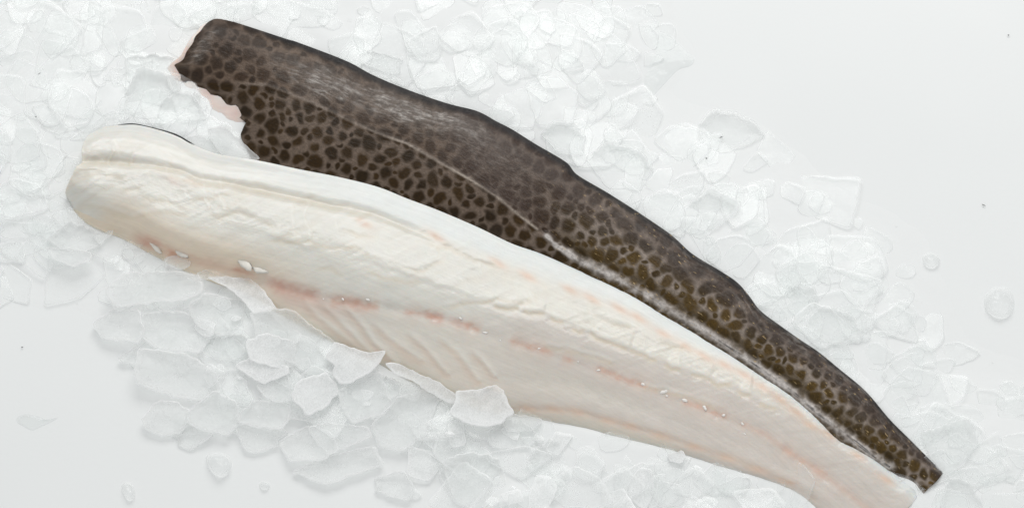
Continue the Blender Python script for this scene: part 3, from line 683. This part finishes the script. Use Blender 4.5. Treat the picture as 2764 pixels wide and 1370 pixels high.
# dark skin edge along the back of the pale fillet
def ribbon(name, pts, halfw, zs, thick, mat, parent):
    """thin strip following pixels pts: a closed bar with top, sides and underside"""
    n = 80; C = catmull(pts, n); tt = np.gradient(C, axis=0); tt /= np.linalg.norm(tt, axis=1)[:, None]
    nn = np.stack([-tt[:, 1], tt[:, 0]], -1); u = np.linspace(0, 1, n)
    hw = halfw(u)[:, None]; zz = zs(u)
    a = unproject(*(C + nn * hw).T, zz); b = unproject(*(C - nn * hw).T, zz)
    a2 = a.copy(); b2 = b.copy(); a2[:, 2] -= thick; b2[:, 2] -= thick
    V = np.concatenate([a, b, b2, a2]); F = []
    for i in range(n - 1):
        for k in range(4):
            k2 = (k + 1) % 4; F.append((k * n + i, k * n + i + 1, k2 * n + i + 1, k2 * n + i))
    F += [(0, n, 2 * n, 3 * n), (n - 1, 4 * n - 1, 3 * n - 1, 2 * n - 1)]
    off = np.array(parent.location) if parent is not None else 0
    return mesh_obj(name, V - off, F, mat, parent)
ribbon('skin', [(318, 337), (345, 334), (378, 336), (442, 352), (486, 368), (524, 390)], lambda u: 0.15 + 1.5 * np.exp(-((u - .72) / .16) ** 2) + 0.8 * np.exp(-((u - .16) / .09) ** 2),
       lambda u: 0.0165 + 0 * u, 0.004, M_DARK, pale_f)

# small stubs of cut bone and shreds of membrane on the pale fillet
def pale_z(x, y):
    d = (P_px[..., 0] - x) ** 2 + (P_px[..., 1] - y) ** 2
    return P_z.reshape(-1)[d.argmin()]
def blob_mesh(rx, ry, rz, seed, nu=10, nv=6, rough=0.6):
    r = np.random.default_rng(seed); V = [[0, 0, rz]]
    for j in range(1, nv):
        th = math.pi * j / nv
        for i in range(nu):
            ph = 2 * math.pi * i / nu; k = 1 + rough * (r.random() - .5)
            V.append([rx * k * math.sin(th) * math.cos(ph), ry * k * math.sin(th) * math.sin(ph), rz * k * math.cos(th)])
    V.append([0, 0, -rz]); F = [(0, 1 + i, 1 + (i + 1) % nu) for i in range(nu)]
    for j in range(nv - 2):
        for i in range(nu):
            a = 1 + j * nu + i; b = 1 + j * nu + (i + 1) % nu; F.append((a, a + nu, b + nu, b))
    L = len(V) - 1; F += [(L, 1 + (nv - 2) * nu + (i + 1) % nu, 1 + (nv - 2) * nu + i) for i in range(nu)]
    return np.array(V), F
def blob_at(name, x, y, z0, rx, ry, rz, ang, mat, parent, seed):
    V, F = blob_mesh(rx, ry, rz, seed); ca, sa = math.cos(ang), math.sin(ang)
    V = np.stack([V[:, 0] * ca - V[:, 1] * sa, V[:, 0] * sa + V[:, 1] * ca, V[:, 2]], -1)
    loc = unproject(x, y, z0)
    o = mesh_obj(name, V, F, mat, parent)
    o.location = (loc - (np.array(parent.location) if parent is not None else 0)).tolist()
    return o
BONES = [(1736, 1036, 9), (1792, 1057, 14), (1800, 1068, 8), (1849, 1080, 12), (1902, 1099, 10), (1953, 1120, 11), (2004, 1143, 8), (1615, 998, 7), (1560, 975, 6), (994, 808, 9), (925, 806, 7), (873, 806, 6),
         (1243, 858, 8), (1310, 897, 8), (1350, 918, 6), (1455, 940, 6), (2010, 1170, 5)]
for k, (x, y, r) in enumerate(BONES):
    r_ = r * 0.0002
    blob_at('bone_tip', x, y, pale_z(x, y) - 0.05 * r_, r_ * (.95 + .4 * math.sin(k * 2.1)), r_ * .6, r_ * .3, -0.5 + math.sin(k), M_BONE, pale_f, k)
SHRED = [(418, 664, 38, 6, -0.9), (492, 684, 20, 8, -0.7), (655, 706, 32, 11, -0.85), (706, 728, 30, 9, -0.1)]
for k, (x, y, L_, W_, a_) in enumerate(SHRED):
    blob_at('membrane_shred', x, y, pale_z(x, y) - 0.0001, L_ * .00029, W_ * .00029 * 1.2, 0.0008, a_, M_MEMB, pale_f, 40 + k)

# ------------------------------------------------------------------ ice flakes
def chaikin(p, it=2, keep=0.2):
    for _ in range(it):
        q = np.roll(p, -1, 0); p = np.stack([p * (1 - keep) + q * keep, p * keep + q * (1 - keep)], 1).reshape(-1, 2)
    return p
def resample_closed(p, step):
    q = np.vstack([p, p[:1]]); L = np.concatenate([[0], np.cumsum(np.linalg.norm(np.diff(q, axis=0), axis=1))])
    n = max(10, int(L[-1] / step)); s_ = np.linspace(0, L[-1], n, endpoint=False)
    return np.stack([np.interp(s_, L, q[:, 0]), np.interp(s_, L, q[:, 1])], -1)

def flake_geom(out_px, zc, ga=0.0, gb=0.0, th=2.0, curve=0.0, cdir=0.0, seed=0, jag=2.0, step=9.0, rc=0.12, under=True):
    """flake outline in photo pixels at height zc (mm), tilted ga/gb (mm per px); real thickness th (mm), curved like drum ice"""
    r = np.random.default_rng(seed)
    p = resample_closed(chaikin(np.asarray(out_px, float), 2, rc), step); n = len(p)
    cen = p.mean(0)
    j = np.convolve(np.tile(r.normal(size=n), 3), np.ones(2) / 2, 'same')[n:2 * n]
    d = p - cen; dn = d / (np.linalg.norm(d, axis=1)[:, None] + 1e-6); p = p + dn * (j * jag)[:, None]
    d = p - cen; R_ = np.abs(d).max()
    ax_ = np.array([math.cos(cdir), math.sin(cdir)])
    o1, o2 = r.random() * 90, r.random() * 90
    def zat(q):
        e = q - cen; k = (e @ ax_) / R_
        return zc + ga * e[:, 0] + gb * e[:, 1] + curve * (1 - k * k) + 1.1 * fbm(q[:, 0] / 45 + o1, q[:, 1] / 45 + o2, 2)
    V = []; edge = []
    inset = lambda f: cen + d * f
    thv = th * (0.85 + 0.3 * r.random())
    for f, dz, e in ((0.99, 0.0, 1.0), (1.0, thv * 0.5, 1.0), (0.985, thv * 0.97, 1.0), (0.93, thv, 0.35), (0.82, thv * 1.0, 0.0), (0.5, thv, 0.0)):
        q = inset(f); V.append(unproject(q[:, 0], q[:, 1], (zat(q) + dz) * mm)); edge += [e] * n
    q = cen[None]; V.append(unproject(q[:, 0], q[:, 1], (zat(q) + thv) * mm)); edge.append(0.0)
    F = []
    for k in range(5):
        for i in range(n):
            a, b = k * n + i, k * n + (i + 1) % n; F.append((a, a + n, b + n, b))
    c0 = 6 * n
    F += [(5 * n + i, c0, 5 * n + (i + 1) % n) for i in range(n)]
    if under:
        V.append(unproject(q[:, 0], q[:, 1], zat(q) * mm)); edge.append(0.0)
        F += [((i + 1) % n, c0 + 1, i) for i in range(n)]
    return np.vstack(V), F, np.array(edge)

def flake(out_px, zc, mat, label, group=None, name='ice_flake', **kw):
    V, F, e = flake_geom(out_px, zc, **kw)
    o = recenter(mesh_obj(name, V, F, mat, attrs={'edge': e}))
    n = (len(V) - 1) // 6; sm = np.ones(len(F), bool); sm[:2 * n] = False; o.data.polygons.foreach_set('use_smooth', sm)
    return tag(o, label, 'ice flake', group)

Q = {1: (0, 0), 2: (1382, 0), 3: (0, 685), 4: (1382, 685)}
def qp(q, pts): return [(Q[q][0] + x * .5365, Q[q][1] + y * .5365) for x, y in pts]

# each flake that can be told apart: quarter, outline, height (mm), tilt, curve, material, label
FL = [
 (3, [(1690, 442), (1760, 470), (1840, 500), (1938, 484), (1920, 540), (1850, 600), (1770, 645), (1710, 655), (1672, 610), (1690, 560), (1640, 520)], 19, 0.01, -0.05, 2, M_WHITE, 'bright white curled ice flake with a pointed tip against the pale fillet'),
 (3, [(1380, 270), (1470, 285), (1690, 445), (1680, 560), (1560, 600), (1480, 560), (1300, 430), (1260, 300)], 15, 0, -0.05, 2, M_ICE, 'broad frosted ice flake leaning on the pale fillet left of the pointed flake'),
 (3, [(1940, 555), (2000, 548), (2080, 590), (2200, 640), (2325, 732), (2255, 748), (2150, 690), (2080, 640), (1980, 600)], 20, 0, -0.05, 1, M_WHITE, 'long narrow curved ice sliver along the lower edge of the pale fillet'),
 (3, [(2300, 690), (2400, 680), (2490, 655), (2530, 690), (2582, 800), (2530, 840), (2450, 870), (2340, 850), (2265, 800), (2290, 740)], 20, 0.0, -0.06, 3, M_WHITE, 'bright blocky white ice flake resting on the lower edge of the pale fillet'),
 (3, [(1040, 120), (1130, 115), (1260, 125), (1330, 190), (1385, 270), (1270, 295), (1220, 230), (1130, 160)], 17, 0, -0.05, 2, M_WHITE, 'wedge-shaped white ice flake pointing left beside the pink edge of the pale fillet'),
 (3, [(985, 95), (1130, 62), (1200, 115), (1040, 130), (1005, 128)], 17, 0, -0.03, 0, M_CLEAR, 'small clear ice shard lying above the wedge-shaped flake'),
 (3, [(830, 20), (900, 5), (965, 40), (960, 62), (900, 80), (830, 55)], 16, 0, -0.05, 1, M_ICE, 'small ice flake tucked under the fillet at its orange-pink streak'),
 (3, [(540, 180), (640, 100), (880, 90), (990, 110), (1010, 190), (940, 225), (700, 250), (585, 265)], 14, 0.0, -0.04, 2, M_ICE, 'large broad ice flake with a straight lower edge left of the wedge flake'),
 (3, [(240, -30), (450, -10), (445, 40), (380, 62), (270, 25)], 13, 0, -0.04, 2, M_ICE, 'ice flake with a rounded lower rim under the left end of the pale fillet'),
 (3, [(955, 260), (1040, 200), (1220, 240), (1215, 400), (1090, 410), (990, 350)], 12, 0.0, -0.03, 2, M_ICE, 'rounded ice flake just below the wedge-shaped flake'),
 (3, [(470, 350), (560, 290), (700, 280), (720, 400), (690, 440), (520, 420)], 8, 0, -0.02, 2, M_ICE, 'oval ice flake at the left margin of the heap below the broad flake'),
 (3, [(720, 300), (920, 290), (1060, 400), (1000, 490), (800, 480), (720, 420)], 10, 0, -0.03, 1, M_ICE, 'ice flake with a slanting right edge in the left part of the lower heap'),
 (3, [(600, 520), (680, 470), (720, 490), (710, 560), (620, 545)], 4, 0, 0, 1, M_ICE, 'small pointed ice chip at the left rim of the lower heap'),
 (3, [(1060, 430), (1240, 410), (1250, 560), (1190, 580), (1090, 590), (1000, 510)], 9, 0, -0.02, 1, M_CLEAR, 'greyish clear ice flake in the middle of the lower heap'),
 (3, [(710, 480), (950, 510), (1080, 600), (1090, 700), (1000, 735), (870, 710), (700, 655), (690, 600)], 9, 0, -0.03, 3, M_ICE, 'very broad ice flake with a bright lower rim at the left of the lower heap'),
 (3, [(1245, 440), (1340, 400), (1480, 440), (1480, 560), (1420, 575), (1260, 530)], 16, 0, -0.04, 3, M_WHITE, 'rounded white ice flake stacked on top in the middle of the lower heap'),
 (3, [(1185, 560), (1260, 525), (1440, 565), (1450, 600), (1340, 652), (1270, 625)], 14, 0, -0.03, 1, M_WHITE, 'triangular white ice flake pointing left under the rounded white flake'),
 (3, [(1290, 650), (1440, 600), (1480, 680), (1460, 730), (1390, 748), (1330, 710)], 12, 0, -0.03, 1, M_ICE, 'ice flake with a blunt tip below the triangular white flake'),
 (3, [(1480, 690), (1500, 640), (1640, 600), (1700, 690), (1620, 780), (1540, 805), (1530, 770), (1480, 740)], 15, 0, -0.05, 3, M_WHITE, 'scalloped white ice flake below the bright curled pointed flake'),
 (3, [(1700, 690), (1820, 640), (1910, 590), (1960, 740), (1940, 800), (1770, 845), (1740, 790)], 13, 0, -0.04, 1, M_ICE, 'square-cornered ice flake with a corner pointing down, right of the scalloped flake'),
 (3, [(1900, 600), (2010, 640), (2025, 710), (1960, 725), (1900, 690)], 11, 0, -0.02, 0, M_CLEAR, 'small clear ice flake below the long curved sliver'),
 (3, [(720, 830), (790, 750), (880, 740), (950, 790), (940, 860), (900, 900), (800, 908), (740, 880)], 6, -0.02, -0.03, 2, M_ICE, 'ice flake with a bright curved rim at the lower left corner of the heap'),
 (3, [(940, 800), (1080, 690), (1190, 750), (1200, 850), (1150, 908), (1040, 890), (950, 855)], 7, 0, -0.03, 3, M_ICE, 'smooth domed ice flake above the round melting lump'),
 (3, [(890, 880), (960, 850), (1080, 890), (1020, 950), (950, 980), (900, 955)], 2.5, 0, -0.01, 1, M_ICE, 'small ice flake tucked beneath the domed flake at the heap rim'),
 (3, [(1210, 800), (1280, 740), (1450, 750), (1450, 830), (1410, 885), (1260, 860), (1200, 840)], 9, 0, -0.03, 2, M_ICE, 'ice flake with a glinting lower right corner below the blunt-tipped flake'),
 (3, [(1180, 860), (1290, 840), (1400, 880), (1390, 960), (1300, 1000), (1240, 990)], 4, 0, -0.02, 1, M_ICE, 'ice flake at the heap rim right of the round melting lump'),
 (3, [(1405, 950), (1560, 860), (1660, 890), (1700, 990), (1620, 1030), (1460, 1035)], 7, 0, -0.03, 2, M_ICE, 'bluish white ice flake with a thin lower rim near the bottom of the heap'),
 (3, [(1560, 870), (1640, 850), (1840, 870), (1860, 920), (1660, 1005), (1600, 950)], 9.5, 0, -0.04, 1, M_ICE, 'narrow ice flake with a long slanting lower edge below the square-cornered flake'),
 (3, [(1480, 1090), (1680, 1010), (1870, 970), (1920, 1060), (1780, 1110), (1650, 1158), (1540, 1120)], 4, 0, -0.02, 2, M_ICE, 'broad ice flake forming the lowest rim of the heap below the narrow slanting flake'),
 (3, [(1870, 860), (2000, 730), (2120, 690), (2210, 720), (2130, 900), (2030, 990), (1920, 960)], 10, 0, -0.04, 2, M_ICE, 'large smooth ice flake between the square-cornered flake and the blocky flake'),
 (3, [(1890, 1130), (2030, 1090), (2080, 1160), (2060, 1235), (1960, 1218), (1900, 1190)], 3, 0, -0.01, 1, M_ICE, 'small ice flake at the bottom rim left of the tall bottom flake'),
 (3, [(2230, 1040), (2380, 1000), (2500, 1030), (2540, 1150), (2420, 1290), (2290, 1240)], 7, -0.02, -0.02, 1, M_ICE, 'tall ice flake with a straight left edge at the bottom middle'),
 (3, [(2440, 900), (2500, 860), (2640, 840), (2720, 920), (2640, 980), (2480, 970)], 11, 0, -0.03, 2, M_ICE, 'rounded ice flake directly below the bright blocky flake'),
 (3, [(2130, 930), (2260, 890), (2420, 960), (2400, 1040), (2240, 1060)], 7, 0, -0.02, 1, M_ICE, 'low ice flake below the large smooth flake with a white chip on it'),
 (4, [(520, 1120), (650, 1050), (740, 1060), (900, 1025), (870, 1080), (760, 1200), (720, 1300), (560, 1300)], 10, -0.01, -0.04, 1, M_WHITE, 'square white ice flake with a sharp left edge at the bottom of the picture'),
 (4, [(780, 1010), (850, 988), (878, 1010), (850, 1045), (790, 1045)], 15, 0, -0.04, 1, M_WHITE, 'small rounded ice nub against the lower edge of the pale fillet'),
 (4, [(-60, 800), (30, 808), (152, 830), (140, 862), (80, 895), (-30, 890)], 15, 0, -0.03, 1, M_ICE, 'flat ice flake jutting right from under the bright blocky flake'),
 (4, [(85, 1040), (110, 985), (190, 938), (232, 945), (285, 1050), (200, 1130), (110, 1110)], 10, 0, -0.03, 2, M_ICE, 'ice flake with a rounded top below the thin belly edge of the pale fillet'),
 (4, [(1030, 1160), (1150, 1113), (1195, 1130), (1180, 1200), (1080, 1215)], 10, 0, -0.03, 1, M_ICE, 'ice flake under the tail half of the pale fillet at the bottom'),
 (4, [(1370, 200), (1400, 160), (1520, 170), (1540, 280), (1445, 335), (1390, 275)], 13, 0.02, -0.04, 2, M_WHITE, 'granular white ice flake right of the middle of the spotted fillet'),
 (4, [(1480, 350), (1560, 260), (1700, 300), (1765, 400), (1640, 452), (1550, 425)], 12, 0, -0.03, 2, M_ICE, 'oval ice flake right of the spotted fillet below the granular white flake'),
 (4, [(2065, 900), (2180, 860), (2300, 830), (2340, 960), (2250, 1075), (2170, 1098), (2100, 1005)], 11, 0, -0.03, 3, M_WHITE, 'large smooth ice flake beside the cut tail of the spotted fillet'),
 (4, [(2140, 1310), (2200, 1130), (2290, 1140), (2380, 1290), (2200, 1330)], 9, 0, -0.02, 2, M_ICE, 'large flat ice flake below the tail tips at the bottom right'),
 (2, [(925, 1195), (830, 1075), (1000, 950), (1155, 1030), (1050, 1130), (950, 1200)], 12, 0.02, -0.03, 1, M_ICE, 'square ice flake with crisp edges right of the middle of the spotted fillet'),
 (2, [(940, 640), (1010, 555), (1130, 570), (1220, 620), (1265, 680), (1200, 720), (1050, 770), (960, 710)], 6, 0, -0.03, 2, M_ICE, 'rounded ice flake with a dark fleck on it at the upper right'),
 (2, [(380, 790), (480, 720), (640, 760), (700, 850), (640, 960), (480, 940)], 9, 0, -0.03, 1, M_CLEAR, 'clear greyish ice flake touching the upper edge of the spotted fillet'),
 (2, [(150, 680), (220, 605), (310, 620), (370, 690), (350, 780), (250, 770)], 9, 0, -0.03, 2, M_CLEAR, 'rounded clear ice flake above the upper edge of the spotted fillet'),
 (1, [(1830, 250), (2022, 292), (2012, 372), (1960, 375), (1805, 315)], 9, 0, -0.03, 0, M_CLEAR, 'clear rectangular ice flake above the upper edge of the spotted fillet'),
 (1, [(635, 530), (650, 420), (720, 335), (830, 380), (862, 450), (800, 540), (792, 582), (740, 600), (628, 565)], 14, 0, -0.04, 2, M_CLEAR, 'large clear ice flake in the gap between the two head ends'),
 (1, [(880, 465), (960, 472), (1032, 580), (1028, 622), (960, 652), (850, 645), (800, 580), (820, 510)], 12, 0, -0.04, 3, M_CLEAR, 'rounded translucent ice flake in front of the pink flesh of the spotted fillet'),
 (1, [(640, 290), (780, 278), (905, 300), (870, 360), (830, 390), (720, 350), (650, 420)], 12, 0, -0.02, 1, M_CLEAR, 'flat clear ice flake left of the cut head end of the spotted fillet'),
 (1, [(1040, 640), (1130, 636), (1190, 690), (1250, 745), (1310, 800), (1240, 806), (1110, 775), (1060, 705)], 21, 0, -0.06, 2, M_ICE, 'frosted ice flake lying on the notched corner of the spotted fillet'),
 (1, [(935, 690), (1000, 678), (1062, 705), (1105, 775), (1000, 755)], 20, 0, -0.05, 1, M_ICE, 'small ice flake wedged between the back of the pale fillet and the notch'),
 (1, [(830, 375), (900, 395), (908, 450), (872, 468), (845, 430)], 16, 0, -0.03, 1, M_CLEAR, 'small clear ice chip stuck to the pink flesh at the head cut'),
 (1, [(975, 465), (1015, 480), (1005, 525), (965, 505)], 15, 0, -0.03, 1, M_CLEAR, 'tiny clear ice chip on the pink flesh strip'),
 (1, [(340, 710), (430, 650), (550, 560), (660, 570), (630, 620), (500, 640), (430, 700)], 11, 0, -0.03, 1, M_ICE, 'ice flake bordering the rounded head end of the pale fillet'),
 (1, [(465, 1180), (572, 1155), (548, 1195), (500, 1235)], 12, 0, -0.03, 1, M_ICE, 'small pointed ice flake below the left end of the pale fillet'),
 (1, [(240, 1200), (350, 1120), (470, 1150), (500, 1235), (420, 1270), (300, 1240)], 10, 0, -0.03, 2, M_ICE, 'broad ice flake left of the small pointed flake below the pale fillet'),
 (1, [(560, 345), (640, 340), (720, 400), (630, 360), (600, 420), (520, 400)], 11, 0, -0.02, 1, M_ICE, 'flat ice flake left of the clear flakes at the head ends'),
 (1, [(250, 900), (330, 780), (400, 790), (400, 850), (330, 930)], 10, 0, -0.02, 1, M_ICE, 'ice flake just left of the blunt head end of the pale fillet'),
]
for k, (q, pts, zc, ga, gb, cv, mat, lab) in enumerate(FL):
    p = np.array(qp(q, pts)); cx, cy = p.mean(0); fd_ = fish_dist(cx, cy); g_ = 1.08 if fd_ > 55 else 1.03; p = (p - (cx, cy)) * g_ + (cx, cy)
    low_ = q == 3 or (q == 4 and pts[0][1] > 700 and pts[0][0] < 1100)
    if not low_ and fd_ > 30 and cx > 900: mat = M_FAINT; zc = float(bed_height(cx, cy)) * 1390 + 0.2; gb *= .3
    if low_: ga += rng.normal() * 0.022; gb += rng.normal() * 0.022
    flake(p, zc * 0.72, mat, lab, 'ice flakes around the fillets', ga=ga * .8, gb=gb * .8, curve=cv * .6, cdir=k * 1.7, seed=100 + k, th=1.5, jag=2.6, rc=0.07, step=8.0)

# filler flakes: the 240 nearest the surface are things, the packed rest is one mass
def rand_outline(cx, cy, r, rnd):
    n = rnd.integers(4, 7); a0 = rnd.random() * 6.28; ang = a0 + (np.arange(n) + 0.55 * (rnd.random(n) - .5)) * 2 * math.pi / n
    rr = r * (0.62 + 0.62 * rnd.random(n)); el = 0.65 + 0.35 * rnd.random(); th = rnd.random() * 3.14
    x = rr * np.cos(ang); y = rr * np.sin(ang) * el
    X = x * math.cos(th) - y * math.sin(th); Y = x * math.sin(th) + y * math.cos(th)
    return np.stack([cx + X, cy + Y * 0.9], -1)
def zone(x, y):
    """(is it in the heap below the pale fillet, where it lies in words)"""
    edge_y = np.interp(x, [p_[0] for p_ in D_UP], [p_[1] for p_ in D_UP])
    if x < 600 and y < 880:
        if y < 250: return False, 'in the upper left corner beside the dark head end'
        if y < 560 and x > 330: return False, 'in the gap between the two head ends'
        if y < 560: return False, 'left of the blunt head end of the pale fillet'
        return False, 'below the blunt head end of the pale fillet'
    if y < edge_y:
        if x < 1000: return False, 'above the head half of the spotted fillet'
        if x < 1500: return False, 'above the middle of the spotted fillet'
        if x < 1950: return False, 'beyond the bend of the spotted fillet'
        return False, 'right of the tail half of the spotted fillet'
    if x > 2400: return False, 'beside the cut tail ends at the bottom right'
    if x < 700: return True, 'at the left rim of the heap below the pale fillet'
    if x < 1150: return True, 'in the middle of the heap below the pale fillet'
    if x < 1650: return True, 'at the bottom below the belly of the pale fillet'
    return True, 'at the bottom below the tail half of the pale fillet'
LOOK = {'melting_ice': 'faint melting', 'clear_ice': 'clear', 'frosted_ice': 'frosted', 'crusted_ice': 'crusted white'}
rnd = np.random.default_rng(5); centers = []; tries = 0
while len(centers) < 235 and tries < 20000:
    tries += 1
    x = rnd.uniform(-30, 2800); y = rnd.uniform(-30, 1400)
    h = float(bed_height(x, y))
    if h < 0.0004 or rnd.random() > 0.25 + 0.75 * min(h / 0.005, 1): continue
    if not zone(x, y)[0] and rnd.random() < 0.55: continue
    r = rnd.uniform(40, 115) if rnd.random() < (0.72 if y < 700 or x > 1500 else 0.3) else rnd.uniform(14, 42)
    fd = fish_dist(x, y)
    if fd < r * 0.55: continue
    if any((x - a) ** 2 + (y - b) ** 2 < (0.62 * (r + c_)) ** 2 * (0.36 if y < 700 else 0.2) for a, b, c_ in centers): continue
    centers.append((x, y, r))
for k, (x, y, r) in enumerate(centers):
    h = float(bed_height(x, y)); low_, where = zone(x, y); top = not low_
    mat = (M_FAINT, M_FAINT, M_CLEAR, M_ICE, M_CLEAR)[rnd.integers(5)] if top else (M_ICE, M_CLEAR, M_ICE, M_WHITE)[rnd.integers(4)]
    size = 'small' if r < 45 else ('mid-sized' if r < 80 else 'large')
    lab = f'{size} {LOOK[mat.name]} ice flake {where}'
    flake(rand_outline(x, y, r, rnd), h * 1000 + (rnd.uniform(-1.0, 0.35) if top else rnd.uniform(-0.3, 5.0) * min(1.0, h / 0.005)), mat, lab, 'ice flakes ' + where, ga=rnd.normal() * (0.012 if top else 0.03), gb=rnd.normal() * (0.014 if top else 0.03) - 0.006,
          curve=rnd.uniform(0, 1.2), cdir=rnd.random() * 6.28, seed=1000 + k, th=rnd.uniform(0.9, 1.5), jag=1.6, step=11.0, rc=0.08, under=False)
AV = []; AF = []; AE = []; base = 0; cnt = 0; tries = 0
while cnt < 520 and tries < 12000:
    tries += 1
    x = rnd.uniform(-120, 2880); y = rnd.uniform(-120, 1480)
    h = float(bed_height(x, y))
    if h < 0.0008 or rnd.random() > min(h / 0.005, 1): continue
    if fish_dist(x, y) < -30: continue
    r = rnd.uniform(36, 92)
    V, F, e = flake_geom(rand_outline(x, y, r, rnd), h * 1000 - rnd.uniform(0.6, 1.8), ga=rnd.normal() * 0.02, gb=rnd.normal() * 0.02, th=1.6, curve=rnd.uniform(0, 1.5), cdir=rnd.random() * 6.28, seed=5000 + cnt, jag=1.5, step=17.0, under=False)
    AV.append(V); AF += [tuple(i + base for i in f) for f in F]; AE.append(e); base += len(V); cnt += 1
tag(mesh_obj('crushed_ice', np.vstack(AV), AF, M_FAINT, attrs={'edge': np.concatenate(AE)}), 'packed crushed ice filling the heap between the larger flakes', 'crushed ice', kind='stuff')

# ------------------------------------------------------------------ melting lumps, puddles, specks
def lump(pts, hgt, label, seed, mat=M_CLEAR, name='ice_lump', cat='ice lump', z0=0.0, rings=7, bump=0.18):
    """rounded melting lump: dome over a traced outline"""
    r = np.random.default_rng(seed); p = resample_closed(chaikin(np.asarray(pts, float), 2, 0.22), 5.0); n = len(p); cen = p.mean(0); d = p - cen
    V = []; e = []
    o1 = r.random() * 50
    for k in range(rings):
        f = 1 - k / rings; q = cen + d * f
        zz = hgt * math.sqrt(max(0, 1 - f * f)) * (1 + bump * 2 * fbm(q[:, 0] / 14 + o1, q[:, 1] / 14, 2)) if k else np.zeros(n) + 0.0
        V.append(unproject(q[:, 0], q[:, 1], z0 + zz)); e += [1.0 if k < 2 else (0.35 if k == 2 else 0.05)] * n
    V.append(unproject(cen[:1], cen[1:], z0 + hgt)); e.append(0.0)
    F = [(k * n + i, (k + 1) * n + i, (k + 1) * n + (i + 1) % n, k * n + (i + 1) % n) for k in range(rings - 1) for i in range(n)]
    L_ = rings * n; F += [((rings - 1) * n + i, L_, (rings - 1) * n + (i + 1) % n) for i in range(n)]
    return tag(recenter(mesh_obj(name, np.vstack(V), F, mat, attrs={'edge': np.array(e)})), label, cat)
lump(qp(3, [(1032, 1010), (1090, 995), (1150, 1010), (1170, 1050), (1155, 1105), (1110, 1128), (1070, 1105), (1040, 1060)]), 0.009, 'round melting ice lump on the bare surface below the heap', 1)
lump(qp(3, [(608, 1155), (640, 1140), (675, 1165), (682, 1215), (668, 1242), (640, 1240), (618, 1200)]), 0.006, 'small oblong melting ice lump near the bottom left', 2)
lump(qp(3, [(1300, 1150), (1330, 1138), (1362, 1155), (1350, 1185), (1315, 1186)]), 0.004, 'smallest round ice bead right of the round melting lump', 3)
lump(qp(4, [(2370, 220), (2420, 165), (2490, 165), (2530, 215), (2525, 290), (2480, 330), (2420, 320), (2380, 280)]), 0.007, 'round clear ice disc on the bare surface at the right edge', 4)
lump([(2488, 690), (2510, 678), (2535, 690), (2540, 712), (2515, 728), (2492, 716)], 0.005, 'small clear ice bead between the heap and the disc at right', 5)
lump([(1195, 1168), (1212, 1162), (1228, 1168), (1228, 1176), (1208, 1178)], 0.0025, 'tiny bright white ice chip below the pale fillet', 6, mat=M_WHITE, z0=0.0145)
lump(qp(3, [(80, 820), (130, 800), (200, 815), (240, 838), (310, 815), (250, 850), (205, 868), (160, 892), (110, 862), (85, 850)]), 0.0012, 'thin meltwater film at the lower left', 7, mat=M_WATER, name='water_puddle', cat='puddle', bump=0.0)
lump(qp(2, [(560, 110), (680, 95), (780, 150), (860, 240), (925, 295), (905, 335), (840, 345), (760, 440), (690, 540), (600, 480), (560, 300)]), 0.0016, 'thin meltwater film spreading from the ice at the upper right', 8, mat=M_WATER, name='water_puddle', cat='puddle', bump=0.0, z0=0.0002)

SPECKS = [(1946, 370, 9, 2.6, .5, 'dark splinter-shaped speck on the rounded flake at the upper right', .011), (1907, 427, 4, 3.4, 0, 'round black speck on the ice right of the spotted fillet', .012),
          (2655, 553, 9, 2.2, -.5, 'slanting dark speck on the bare surface at the right', .0012), (106, 199, 7, 2.2, .8, 'slanting dark speck on the ice near the left edge', .017), (97, 315, 3.6, 2.6, 0, 'small dark dot on the ice at the left', .017),
          (60, 936, 3.6, 3, 0, 'small dark dot on the bare surface at the lower left', .0012), (2722, 95, 4, 3, 0, 'faint grey dot on the bare surface at the upper right corner', .0012)]
for k, (x, y, a, b, an, lab, z0) in enumerate(SPECKS):
    o = blob_at('speck', x, y, z0 if z0 < .005 else float(bed_height(x, y)) + 0.0036, a * .00018, b * .00018, 0.0002, an, M_SPECK, None, 70 + k); tag(o, lab, 'speck')
